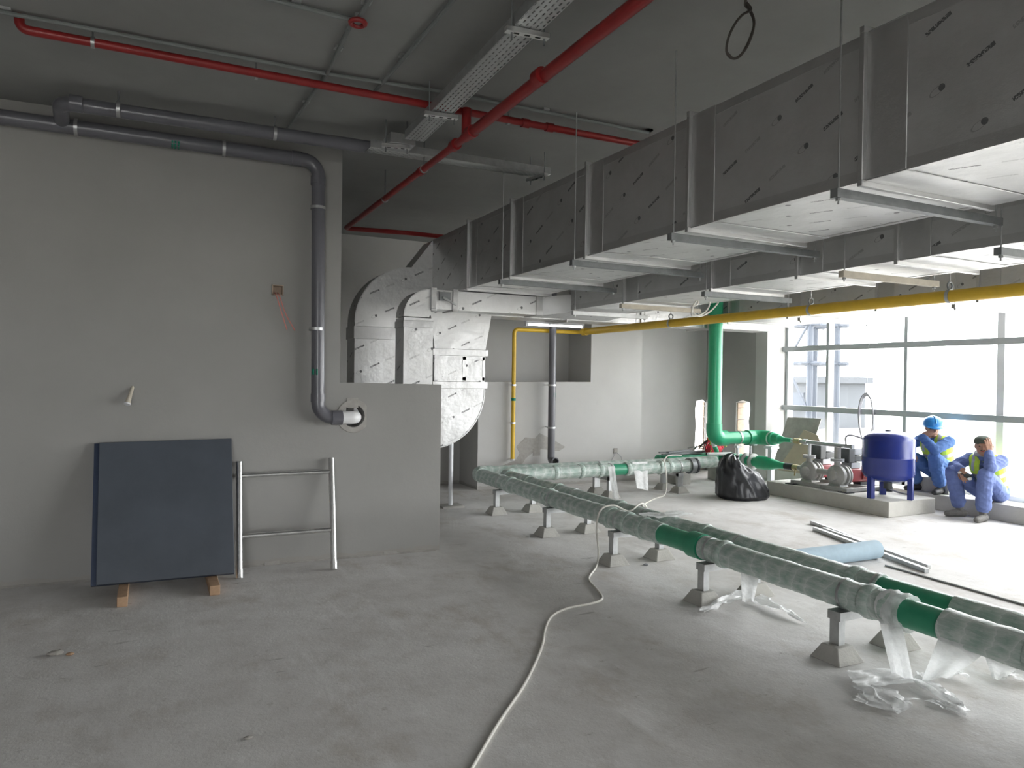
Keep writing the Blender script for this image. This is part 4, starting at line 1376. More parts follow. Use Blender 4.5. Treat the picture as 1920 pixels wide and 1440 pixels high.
f5 = film_thing('pale film draped over the far crosswise pipe beside its bare green length', V((6.05, YB, 0)))
x0, x1 = at('y', YB - .1, 1190, 880).x, at('y', YB - .1, 1219, 880).x
MB().sheet(hang((x0, YB - .04, ZP + .095), (x1, YB - .04, ZP + .095), at('y', YB - .17, 1194, 915), at('y', YB - .17, 1216, 920), 10, 12, 0.014, 5.0)).build('drape', 'folded_plastic_film', f5)
f6 = film_thing('thin film strip hanging to the floor from the far crosswise pipe', V((5.7, YB, 0)))
x0, x1 = at('y', YB - .1, 1140, 880).x, at('y', YB - .1, 1152, 880).x
MB().sheet(hang((x0, YB - .10, ZP + .06), (x1, YB - .10, ZP + .06), at('z', .02, 1150, 934), at('z', .02, 1160, 936), 6, 10, 0.012, 7.0)).build('hanging_strip', 'loose_plastic_film', f6)
f7 = film_thing('crumpled white film lying across both pipes by the cable', V((3.9, 4.8, 0)))
MB().sheet(crumple([V((3.68, 5.02, ZP + .085)), V((4.05, 5.0, ZP + .085)), V((4.1, 4.82, ZP + .085)), V((3.7, 4.8, ZP + .085))], 10, 8, 0.03, 3.2, 0.012)).build('scrap', 'folded_plastic_film', f7)

# ------------------------------------------------------------------ white extension cable
cp = [Z0(*q, 0.008) for q in ((868, 1475), (885, 1440), (935, 1355), (985, 1280), (1015, 1215), (1022, 1180), (1035, 1155), (1065, 1140), (1110, 1131), (1129, 1122), (1120, 1106), (1104, 1085), (1118, 1062))]
cp += [V(q) for q in ((3.50, 5.36, 0.1), (3.515, 5.42, 0.3), (3.57, 5.44, 0.45), (3.69, 5.42, 0.485), (3.83, 5.38, 0.43), (3.96, 5.4, 0.485), (4.06, 5.44, 0.45), (4.18, 5.55, 0.3), (4.5, 5.85, 0.03), (4.95, 6.6, 0.008), (5.45, 7.28, 0.008), (5.62, 7.6, 0.008), (6.1, 7.98, 0.008), (6.34, 8.08, 0.03), (6.42, 8.14, 0.2), (6.45, 8.22, 0.42), (6.5, 8.34, 0.48), (6.65, 8.52, 0.42), (6.85, 8.66, 0.49), (7.15, 8.72, 0.48))]
cb = thing('extension_cable', cp[3], 'white extension cable snaking over the floor and across the wrapped pipes', 'cable')
MB().tube(smooth_path(cp, 8), 0.0085, 10).build('cable', 'white_cable', cb)

# ------------------------------------------------------------------ things on the floor
r0, r1 = Z0(1462, 1052, 0.085), Z0(1643, 1030, 0.085)
rl = thing('foam_roll', r0.lerp(r1, .5) - V((0, 0, .085)), 'pale blue roll of sheet lying on the floor behind the pipes', 'roll')
MB().tube(dense(r0, r1, 0.05), 0.083, 26, rfun=lambda u_, a_: 1 + 0.012 * sin(a_ * 2 + u_) + 0.015 * mnoise.noise(V((u_ * 9, cos(a_), sin(a_))))).build('roll', 'blue_foam_roll', rl)
sp_pts = [r1 + V((0.002, cos(t_) * (0.078 - t_ * .0035), sin(t_) * (0.078 - t_ * .0035))) for t_ in [k * 0.35 for k in range(52)]]
MB().tube(sp_pts, 0.003, 6).build('rolled_end', 'conduit_grey', rl)
for i, (qa, qb, w) in enumerate((((1521, 979), (1742, 1063), 0.03), ((1527, 991), (1738, 1070), 0.042), ((1545, 992), (1735, 1060), 0.036))):
    pa_, pb_ = Z0(*qa, 0.02), Z0(*qb, 0.02)
    MB().bar(pa_, pb_, w, 0.036).build('metal_channel', 'galvanised_steel', None, ('longest thin', 'wide front', 'short middle')[i] + ' steel channel on the floor under the blue roll', 'channel', 'steel channels on the floor')
pa_, pb_ = Z0(1660, 1060, 0.008), Z0(1925, 1135, 0.008)
MB().cyl(pa_, pb_ + (pb_ - pa_) * 0.3, 0.008, 8).build('threaded_rod', 'galvanised_steel', None, 'thin steel rod lying alone on the bright floor', 'rod')
rs = random.Random(7)


def rubble(px, py, s_, mat, label):
    c = Z0(px, py)
    m = MB()
    m.ell((c.x, c.y, s_ * .45), s_, s_ * .8, s_ * .5, 9, 6)
    for v in m.v:
        k = 1 + 0.5 * mnoise.noise(v * 35)
        v.x = c.x + (v.x - c.x) * k * 1.3; v.y = c.y + (v.y - c.y) * k; v.z = max(0.0, v.z * k * 0.7)
    for i in range(len(m.sm)): m.sm[i] = False
    return m.build('rubble', mat, None, label, 'rubble')


rubble(104, 1228, 0.035, 'stained_patch', 'small heap of grey plaster crumbs on the floor at lower left')
rubble(132, 1228, 0.018, 'raw_timber', 'tiny reddish scrap beside the plaster crumbs at lower left')
rubble(1212, 1060, 0.022, 'dull_steel', 'dark crumb on the floor between two pipe stands')
rubble(466, 1385, 0.014, 'stained_patch', 'single dark speck of debris at the bottom left foreground')

# mortar ridge along the foot of the left wall
m = MB()
xs_ = [-2.2 + k * 0.06 for k in range(78)]
for k in range(len(xs_) - 1):
    x = xs_[k]
    if x > LOWX - 0.05: break
    w = 0.018 + 0.03 * max(0, mnoise.noise(V((x * 4, 1, 0)))) + 0.012 * mnoise.noise(V((x * 15, 2, 0)))
    h = 0.012 + 0.03 * max(0, mnoise.noise(V((x * 5, 5, 0))))
    m._add([(x, yl(x), 0), (x, yl(x) - w, 0), (x, yl(x), h), (x + .06, yl(x + .06), 0), (x + .06, yl(x + .06) - w, 0), (x + .06, yl(x + .06), h)], [(1, 4, 5, 2), (0, 1, 2), (3, 5, 4)])
m.build('mortar_ridge', 'bare_patch', wl)

# ================================================================== PUMP SET
PL = st(MB().box(7.9, 8.76, 5.82, 7.76, 0, 0.19).build('plinth', 'plinth_concrete', None, 'low concrete plinth under the pumps and the blue tank', 'plinth', bevel=0.008))
del PL['kind']
PZ = 0.19

RX, RY = 7.31, 8.2
gr_ = thing('green_riser', (RX, RY, 0.0), 'bright green plastic pipe rising to the ceiling and elbowing to the pumps', 'pipe')
MB().cyl((RX, RY, 0.98), (RX, RY, CEIL - 0.003), 0.1, 28).build('riser', 'green_pipe', gr_)
HZ = 0.775
MB().tube(corner_path([(RX, RY, 0.99), (RX, RY, HZ), (RX + 0.22, RY, HZ)], 0.125, 12), 0.113, 28).build('elbow', 'green_pipe', gr_)
HX = 8.2
MB().cyl((RX + 0.2, RY, HZ), (HX - 0.2, RY, HZ), 0.092, 28).build('pipe', 'green_pipe', gr_)
MB().tube(corner_path([(HX - 0.26, RY, HZ), (HX - 0.02, RY, HZ), (HX - 0.02, RY - 0.24, HZ)], 0.15, 12), 0.108, 28).build('elbow', 'green_pipe', gr_)
MB().tube([(HX - .02, RY - .22, HZ), (HX - .02, RY - .30, HZ), (HX - .02, RY - .31, HZ), (HX - .02, RY - .40, HZ), (HX - .02, RY - .41, HZ), (HX - .02, RY - .5, HZ), (HX - .02, RY - .62, HZ)], [0.1, 0.1, 0.085, 0.07, 0.055, 0.035, 0.03], 24).build('reducer', 'green_pipe', gr_)
for x in (RX + 0.46,):
    ring_clamp(gr_, V((x, RY, HZ)), (1, 0, 0), 0.094, V((x, RY, HZ - 0.15)), 'aluminium')
ring_clamp(gr_, V((HX - .02, RY - .25, HZ)), (0, 1, 0), 0.102, V((HX - .02, RY - .25, HZ - 0.13)), 'aluminium')
for (x, y, w, nm) in ((RX + 0.46, RY, 0.03, 'slim'), (HX - 0.02, RY - 0.25, 0.07, 'wide')):
    t = thing('pipe_post', (x, y, 0), nm + ' white post holding up the green discharge pipe', 'post')
    MB().box(x - w / 2, x + w / 2, y - w / 2, y + w / 2, 0, HZ - 0.15).build('post', 'window_frame_white', t)
    MB().box(x - w * .9 - .02, x + w * .9 + .02, y - w, y + w, HZ - 0.15, HZ - 0.118).build('cap', 'window_frame_white', t)

hd = thing('discharge_header', (HX, 7.1, HZ), 'thin steel discharge header above the pumps', 'pipe')
MB().cyl((HX - .02, RY - .62, HZ), (HX, 6.58, HZ), 0.026, 16).build('pipe', 'galvanised_steel', hd)
MB().cyl((HX - .02, 7.52, HZ), (HX - .02, 7.42, HZ), 0.042, 8).build('union', 'brass', hd)
MB().cyl((HX - .015, 7.36, HZ), (HX - .015, 7.3, HZ), 0.04, 8).build('union', 'galvanised_steel', hd)
MB().cyl((HX, 6.6, HZ), (HX, 6.57, HZ), 0.032, 12).build('end_plug', 'galvanised_steel', hd)
SZ, SX = 0.40, 8.16
su = thing('suction_header', (SX, 7.4, SZ), 'steel suction header feeding the pumps from a green reducer', 'pipe')
MB().tube([(SX, 9.0, SZ), (SX, 8.2, SZ), (SX, 8.18, SZ), (SX, 8.0, SZ), (SX, 7.88, SZ), (SX, 7.76, SZ), (SX, 7.66, SZ)], [0.07, 0.07, 0.1, 0.1, 0.075, 0.05, 0.045], 22).build('reducer', 'green_pipe', su)
MB().cyl((SX, 7.66, SZ), (SX, 7.52, SZ), 0.05, 16).build('union', 'black_plastic', su)
vb_ = MB().cyl((SX, 7.52, SZ), (SX, 7.42, SZ), 0.044, 12).build('valve_body', 'brass', su)
MB().bar((SX - .02, 7.46, SZ), (SX - 0.10, 7.40, SZ - .1), 0.02, 0.008).build('valve_lever', 'brass', vb_)
MB().cyl((SX, 7.42, SZ), (SX, 6.66, SZ), 0.04, 18).build('pipe', 'pump_grey', su)
vv = V((SX, 8.35, SZ))
vs_ = MB().cyl(vv, vv + V((0, 0, 0.24)), 0.018, 10).build('valve_stem', 'galvanised_steel', su)
MB().tube(arc(vv + V((0, 0, 0.25)), (0.09, 0, 0), (0, 0.09, 0), 0, 2 * pi * 19 / 20, 19), 0.012, 8, closed=True).build('hand_wheel', 'dull_steel', vs_)
for yy in (8.28, 8.42):
    MB().cyl((SX, yy - .015, SZ), (SX, yy + .015, SZ), 0.12, 20).build('flange', 'pump_grey', su)


def pump(y, label, first):
    x = 8.16
    t = thing('booster_pump', (x, y, PZ), label, 'pump', 'booster pumps on the plinth')
    zc = SZ - 0.02
    MB().lathe([(0.045, -0.13), (0.062, -0.12), (0.07, -0.085), (0.115, -0.075), (0.14, -0.05), (0.145, -0.015), (0.135, 0.005), (0.12, 0.015), (0.12, 0.03), (0.15, 0.035), (0.15, 0.06), (0.12, 0.065), (0.12, 0.085), (0.145, 0.09), (0.145, 0.11), (0.10, 0.125)], (x, y, zc), (1, 0, 0), 26).build('volute', 'pump_grey', t)
    MB().cyl((x - 0.02, y, zc + 0.1), (x - 0.02, y, zc + 0.2), 0.042, 16).build('outlet', 'pump_grey', t)
    for k in (0, 1):
        MB().cyl((x - 0.02, y, zc + 0.185 + k * 0.022), (x - 0.02, y, zc + 0.203 + k * 0.022), 0.085, 20).build('flange', 'motor_light', t)
    MB().frustum(x, y, PZ + 0.05, zc - 0.07, 0.08, 0.10, 0.05, 0.06).build('pedestal', 'pump_grey', t)
    MB().box(x + 0.13, x + 0.36, y - 0.09, y + 0.09, zc - 0.09, zc + 0.09).build('motor_bracket', 'pump_red', t, bevel=0.02)
    m = MB().lathe([(0.03, 0.0), (0.11, 0.01), (0.115, 0.2), (0.10, 0.23), (0.04, 0.24)], (x + 0.34, y, zc), (1, 0, 0), 24)
    m.build('motor', 'pump_red', t)
    MB().box(x + 0.15, x + 0.33, y - 0.08, y + 0.08, zc + 0.09, zc + 0.17).build('terminal_box', 'motor_light', t, bevel=0.008)
    dh_ = MB().box(x + 0.08, x + 0.19, y - 0.10, y + 0.10, zc + 0.17, zc + 0.36).build('drive_housing', 'motor_dark', t, bevel=0.01)
    MB().box(x + 0.19, x + 0.38, y - 0.095, y + 0.095, zc + 0.18, zc + 0.26).build('drive_cooler', 'motor_dark', dh_, bevel=0.01)
    MB().box(x + 0.19, x + 0.38, y - 0.095, y + 0.095, zc + 0.27, zc + 0.36).build('drive_cover', 'motor_light', dh_, bevel=0.01)
    MB().box(x + 0.36, x + 0.52, y - 0.06, y + 0.06, PZ + 0.045, zc - 0.1).build('rubber_mount', 'black_plastic', t)
    MB().cyl((x - 0.02, y, zc + 0.22), (x - 0.02, y, HZ - 0.02), 0.042 if first else 0.022, 16).build('outlet_pipe', 'pump_grey' if first else 'window_frame_white', t)
    return t


pump(6.76, 'red and grey booster pump with dark drive box, nearer the blue tank', True)
pump(7.22, 'red and grey booster pump with dark drive box, further from the blue tank', False)
bs = thing('pump_skid', (8.2, 7.0, PZ), 'grey steel base channel carrying both pumps on the plinth', 'pump skid')
for x in (8.05, 8.5):
    MB().box(x - 0.035, x + 0.035, 6.5, 7.42, PZ + 0.012, PZ + 0.055).build('rail', 'pump_grey', bs)
for y in (6.53, 6.95, 7.38):
    MB().box(8.0, 8.66, y - 0.035, y + 0.035, PZ + 0.01, PZ + 0.05).build('cross_member', 'pump_grey', bs)
for x, y in ((8.0, 7.38), (8.62, 6.53), (8.03, 6.53), (8.62, 7.38)):
    MB().box(x - 0.07, x + 0.07, y - 0.07, y + 0.07, PZ, PZ + 0.012).build('foot_pad', 'black_plastic', bs)
MB().cyl((8.7, 6.42, PZ), (8.7, 6.42, PZ + 0.07), 0.05, 14).build('cable_gland', 'black_plastic', bs)
# hose from header to tank
hs = thing('pump_hose', (8.2, 6.6, HZ), 'thin grey hose looping from the discharge header down to the plinth', 'hose')
MB().tube(smooth_path([(HX, 6.68, HZ + 0.02), (HX, 6.68, HZ + 0.12), (8.26, 6.62, HZ + 0.14), (8.4, 6.5, HZ + 0.06), (8.48, 6.42, HZ - 0.15), (8.5, 6.38, HZ - 0.4), (8.54, 6.32, 0.27), (8.6, 6.2, PZ + 0.02), (8.68, 6.05, PZ + 0.012)], 8), 0.012, 10).build('hose', 'grey_hose', hs)

# blue pressure tank
TX, TY = 8.2, 6.06
tk = thing('pressure_tank', (TX, TY, PZ), 'upright blue pressure tank on three legs at the plinth end', 'tank')
R_ = 0.30
prof = [(0.05, 0.385), (0.15, 0.395), (0.23, 0.42), (0.28, 0.455), (R_, 0.50), (R_, 0.68), (R_ + 0.004, 0.685), (R_ + 0.004, 0.70), (R_, 0.705), (R_, 0.90), (0.285, 0.945), (0.25, 0.98), (0.18, 1.005), (0.08, 1.015), (0.02, 1.018)]
MB().lathe(prof, (TX, TY, 0), (0, 0, 1), 36).build('vessel', 'tank_blue', tk, sharp=60)
MB().cyl((TX, TY, 1.012), (TX, TY, 1.035), 0.045, 16).build('top_cap', 'galvanised_steel', tk)
MB().cyl((TX, TY, 0.30), (TX, TY, 0.39), 0.05, 16).build('bottom_port', 'motor_dark', tk)
for k, a_ in enumerate((radians(170), radians(290), radians(50))):
    lx, ly = TX + cos(a_) * (R_ - 0.045), TY + sin(a_) * (R_ - 0.045)
    tan = V((-sin(a_), cos(a_), 0))
    m = MB()
    m.bar((lx, ly, PZ), (lx, ly, 0.50), 0.07, 0.055, V((cos(a_), sin(a_), 0)))
    m.build('leg', 'tank_blue', tk)

# ------------------------------------------------------------------ boards, hose, bag, junk by the side wall
c0, c1 = at('y', 8.62, 1480, 782), at('y', 8.62, 1540, 786)
bd = [V((8.80, 8.66, 0.28)), V((9.2, 8.60, 0.3)), V((9.40, 8.12, 1.06)), V((9.36, 8.74, 1.06))]
pA, pB, pC, pD = at('x', 9.28, 1478, 782), at('x', 9.28, 1541, 785), at('z', 0.2, 1507, 893), at('z', 0.2, 1440, 893)
pC.x, pD.x = 9.02, 9.02
pC.y, pD.y = 8.10, 8.74
MB().prism([pD, pC, pB, pA], None, (-0.014, 0, 0.0)).build('cement_board', 'cement_board', None, 'grey cement board leaning on the glazing by the pier', 'board')
e1, e2, e3, e4 = V((8.90, 8.60, 0.202)), V((8.90, 7.80, 0.202)), V((9.11, 7.98, 0.62)), V((9.17, 8.30, 0.80))
for q_ in (e1, e2): q_.x = 9.0
MB().prism([e1, e2, V((9.12, 7.82, 0.58)), V((9.17, 7.98, 0.80)), V((9.19, 8.26, 0.86))], None, (-0.012, 0, 0)).build('cardboard_sheet', 'cardboard_brown', None, 'brown cardboard sheet leaning in front of the cement board', 'cardboard')
hp_ = [(1625, 738), (1634, 752), (1638, 785), (1636, 815), (1632, 838), (1627, 841), (1618, 826), (1612, 800), (1611, 770), (1616, 748), (1624, 739)]
hl = thing('hose_loop', at('x', 9.27, 1625, 760), 'grey hose coiled in a long loop hanging from the window transom', 'hose')
for k in range(3):
    pts = [at('x', 9.26 + 0.015 * k, q[0] + (k - 1) * 1.6 * (1 if 2 < i < 6 else .6), q[1] + (k - 1) * 2) for i, q in enumerate(hp_)]
    MB().tube(smooth_path(pts, 6), 0.011, 8).build('coil', 'grey_hose', hl)
hk = at('x', 9.27, 1625, 740)
MB().tube(smooth_path([hk, hk + V((0.0, 0, 0.1)), V((9.27, hk.y - 0.01, 2.1)), V((9.33, hk.y - .01, 2.185))], 4), 0.004, 6).build('tie_wire', 'galvanised_steel', hl)
e = at('x', 9.27, 1628, 841)
MB().tube(smooth_path([e, e + V((-0.02, 0.06, -0.04)), e + V((-0.03, 0.1, -0.09))], 5), 0.008, 8).build('tail', 'grey_hose', hl)

# bin bag
bc = V((7.30, 7.62, 0))
m = MB()
n_, mm_ = 64, 40
vs, fs = [], []
for i in range(mm_ + 1):
    t_ = i / mm_
    for k in range(n_):
        a_ = 2 * pi * k / n_
        prof_r = 0.33 * (1 - t_ ** 4) ** 0.5 * (1 - 0.22 * t_) + 0.012
        if t_ < 0.07: prof_r *= 0.88 + 1.7 * t_
        q = V((cos(a_) * 1.3, sin(a_) * 1.3, t_ * 1.1))
        ridge = 1 - abs(mnoise.noise(V((q.x * 1.6 + t_ * .8, q.y * 1.6, q.z * 1.2)))) * 2
        crease = 1 - abs(mnoise.noise(q * 3.4 + V((5, 2, 1)))) * 2
        big = mnoise.noise(q * 0.9 + V((1, 7, 3)))
        r2 = prof_r * (1 + 0.10 * ridge * (0.4 + t_) + 0.05 * crease + 0.16 * big)
        z = 0.60 * t_ * (1 - 0.28 * max(0, cos(a_ + 0.5)) * t_) + 0.02 * crease * t_
        lean = V((-0.13 * t_ ** 1.4 + 0.02, 0.05 * t_, 0))
        vs.append(bc + lean + V((cos(a_) * r2, sin(a_) * r2 * 0.9, max(0.0, z))))
for i in range(mm_):
    for k in range(n_):
        k2 = (k + 1) % n_
        fs.append((i * n_ + k, i * n_ + k2, (i + 1) * n_ + k2, (i + 1) * n_ + k))
fs.append(tuple(range(n_))[::-1])
fs.append(tuple(mm_ * n_ + k for k in range(n_)))
m._add(vs, fs, 0, True)
bgg = thing('bin_bag', bc, 'crumpled black bin bag standing at the end of the wrapped pipes', 'bag')
m.build('bag', 'bin_bag_black', bgg, sharp=50)
tp = bc + V((-0.12, 0.05, 0.56))
g = [[tp + V(((i - 5) * 0.022 * (0.5 + k * .12), -0.02 + 0.025 * sin(i * 1.9), k * 0.012 - .01)) for k in range(4)] for i in range(11)]
MB().sheet(g).build('gathered_neck', 'bin_bag_black', bgg, solid=0.003)

# spare pipes and junk behind the crosswise run
for i, (y, z) in enumerate(((9.02, 0.34), (9.24, 0.34))):
    o = thing('spare_pipe', (7.6, y, z), ('front', 'rear')[i] + ' spare green pipe lying behind the wrapped pipes', 'pipe', 'spare green pipes')
    pb__ = MB().cyl((7.12, y, z), (8.6, y, z), 0.1, 22).build('pipe', 'green_pipe_dusty', o)
    MB().lathe([(0.08, 0), (0.1, 0), (0.1, 0.006), (0.08, 0.006)], (7.12, y, z), (-1, 0, 0), 22).build('pipe_rim', 'green_pipe', pb__)
for i, x in enumerate((7.4, 8.3)):
    MB().box(x - 0.1, x + 0.1, 8.92, 9.34, 0, 0.236).build('support_block', 'cast_concrete', None, ('left', 'right')[i] + ' concrete block carrying the spare green pipes', 'block', bevel=0.006)
for i, (xa, ya_, xb, yb_, z) in enumerate(((7.1, 9.12, 7.95, 9.2, .455), (7.12, 9.22, 8.2, 9.1, .475), (7.15, 9.05, 7.75, 9.26, .495))):
    MB().bar((xa, ya_, z), (xb, yb_, z), 0.05, 0.02).build('steel_offcut', 'dull_steel', None, ('left-hand', 'longest', 'topmost')[i] + ' dark steel offcut lying on the spare green pipes', 'offcut', 'steel offcuts on the spare pipes')
bk = thing('bracket_heap', (7.75, 9.15, 0.5), 'tangle of dark brackets heaped on the spare green pipes', 'brackets')
rs = random.Random(11)
for k in range(9):
    c = V((7.66 + k * 0.045, 9.1 + rs.uniform(-.06, .06), 0.53 + rs.uniform(-0.01, 0.05)))
    dv = V((rs.uniform(-1, 1), rs.uniform(-1, 1), rs.uniform(-.5, .7))).normalized() * rs.uniform(0.05, 0.09)
    MB().bar(c - dv, c + dv, 0.022, 0.008).build('bracket', 'motor_dark', bk)
hn = thing('safety_harness', (8.0, 9.0, 0.45), 'bundled red and lime safety harness piled on the spare pipes', 'harness')
rs = random.Random(3)
for k in range(22):
    a_ = rs.uniform(0, 2 * pi)
    rr = rs.uniform(0.05, 0.2)
    c = V((8.02 + cos(a_) * rr * .8, 9.02 + sin(a_) * rr * .5, 0.50 + rs.uniform(0, 0.16)))
    dv = V((rs.uniform(-1, 1), rs.uniform(-.6, .6), rs.uniform(-1.0, .6))).normalized()
    pts = smooth_path([c - dv * 0.12, c + V((0, 0, 0.05)), c + dv * 0.13 - V((0, 0, 0.05))], 5)
    gg = [[p_ + V((0.0, 0, 0.02)), p_ - V((0.012, 0.01, 0.02))] for p_ in pts]
    MB().sheet(gg).build('webbing', ('harness_red', 'harness_lime', 'harness_red', 'boot_dark')[k % 4], hn, solid=0.004)
MB().ell((8.02, 9.0, 0.53), 0.17, 0.1, 0.10).build('bundle', 'harness_red', hn)
wbx = thing('spray_bottle', (7.72, 8.66, 0.48), 'white and green bottle lying on the far wrapped pipe', 'bottle')
ba, bb = V((7.80, 8.68, 0.52)), V((7.68, 8.66, 0.70))
MB().cyl(ba, ba.lerp(bb, .5), 0.035, 14).build('base', 'green_pipe', wbx)
MB().tube([ba.lerp(bb, .5), ba.lerp(bb, .85), bb], [0.035, 0.034, 0.018], 14).build('body', 'bottle_white', wbx)
MB().cyl((7.55, 8.60, 0.50), (7.95, 8.54, 0.50), 0.025, 12).build('white_tube', 'white_pvc', None, 'short white plastic tube lying across the wrapped pipe end', 'tube')

# ================================================================== PEOPLE
def capsule_mesh(m, p0, r0, p1, r1, n=14):
    """closed tapered capsule."""
    p0, p1 = V(p0), V(p1)
    d = (p1 - p0)
    L_ = d.length
    if L_ < 1e-5:
        m.ell(p0, r0, r0, r0, n, 8)
        return
    d /= L_
    prof = []
    for k in range(5):
        a = pi / 2 * k / 4
        prof.append((max(1e-4, r0 * sin(a)), -r0 * cos(a)))
    for k in range(5):
        a = pi / 2 * k / 4
        prof.append((max(1e-4, r1 * cos(a)), L_ + r1 * sin(a)))
    m.lathe(prof, p0, d, n)


def remesh(mb, voxel, smooth_it=2, name='tmp'):
    me = bpy.data.meshes.new(name)
    me.from_pydata([tuple(v) for v in mb.v], [], mb.f)
    b = bmesh.new(); b.from_mesh(me)
    bmesh.ops.recalc_face_normals(b, faces=b.faces)
    b.to_mesh(me); b.free()
    o = bpy.data.objects.new(name, me)
    COL.objects.link(o)
    md = o.modifiers.new('r', 'REMESH'); md.mode = 'VOXEL'; md.voxel_size = voxel
    if smooth_it:
        sm = o.modifiers.new('s', 'SMOOTH'); sm.factor = 0.5; sm.iterations = smooth_it
    bpy.context.view_layer.update()
    res = bpy.data.meshes.new_from_object(o.evaluated_get(bpy.context.evaluated_depsgraph_get()))
    bpy.data.objects.remove(o, do_unlink=True)
    bpy.data.meshes.remove(me)
    return res


def seg_d(p, s):
    a, ra, b, rb = s
    ab = b - a
    t = max(0.0, min(1.0, (p - a).dot(ab) / max(1e-9, ab.length_squared)))
    return (p - a - ab * t).length - (ra + (rb - ra) * t)


class Body:
    def __init__(s):
        s.mb, s.segs, s.ells = MB(), [], []

    def cap(s, p0, r0, p1, r1, lab):
        capsule_mesh(s.mb, p0, r0, p1, r1)
        s.segs.append(((V(p0), r0, V(p1), r1), lab))

    def chain(s, pts, lab):
        for (p, r), (q, t) in zip(pts, pts[1:]):
            s.cap(p, r, q, t, lab)

    def ell(s, c, rx, ry, rz, lab, rot=None):
        s.mb.ell(c, rx, ry, rz, 20, 14, rot=rot)
        rr = min(rx, ry, rz)
        s.ells.append((V(c), rx, ry, rz, lab, rot))

    def label(s, p):
        best, bl = 1e9, 0
        for sg, lab in s.segs:
            d_ = seg_d(p, sg)
            if d_ < best: best, bl = d_, lab
        for c, rx, ry, rz, lab, rot in s.ells:
            q = (p - c) if rot is None else rot.transposed() @ (p - c)
            d_ = (sqrt((q.x / rx) ** 2 + (q.y / ry) ** 2 + (q.z / rz) ** 2) - 1) * min(rx, ry, rz)
            if d_ < best: best, bl = d_, lab
        return bl

    def hand(s, wrist, fwd, nrm, side, curl, lab, spread=0.03):
        """palm plus four unequal bent fingers and a thumb leaving the side of the palm.
        fwd: wrist to knuckles, nrm: out of the palm (fingers curl towards it), side=+1 thumb on +x."""
        wrist, f = V(wrist), V(fwd).normalized()
        n_ = V(nrm); n_ = (n_ - f * n_.dot(f)).normalized()
        x = f.cross(n_) * side
        off = (0.030, 0.010, -0.011, -0.030)
        lens = ((.040, .026, .021), (.045, .029, .022), (.041, .027, .021), (.032, .021, .018))
        for k in range(4):
            kn = wrist + f * (0.088 - 0.006 * abs(k - 1)) + x * off[k]
            s.cap(wrist + x * off[k] * 0.55 + f * 0.01, 0.0135, kn, 0.0115, lab)
            d_, p, a = f, kn, 0.0
            for j in range(3):
                a += curl * (0.7, 1.0, 0.8)[j]
                d_ = (f * cos(a) + n_ * sin(a) + x * (spread * (1.5 - k) * (1 if j == 0 else 0.4))).normalized()
                q = p + d_ * lens[k][j]
                s.cap(p, 0.0098 - j * 0.0009, q, 0.0092 - j * 0.0011, lab)
                p = q
        tb = wrist + f * 0.025 + x * 0.026
        t1 = tb + (f * 0.6 + x * 0.62 + n_ * 0.35).normalized() * 0.042
        t2 = t1 + (f * 0.85 + x * 0.1 + n_ * 0.5).normalized() * 0.030
        t3 = t2 + (f * 0.9 - x * 0.15 + n_ * 0.45).normalized() * 0.024
        s.cap(tb, 0.015, t1, 0.0118, lab); s.cap(t1, 0.0112, t2, 0.0102, lab); s.cap(t2, 0.01, t3, 0.0082, lab)


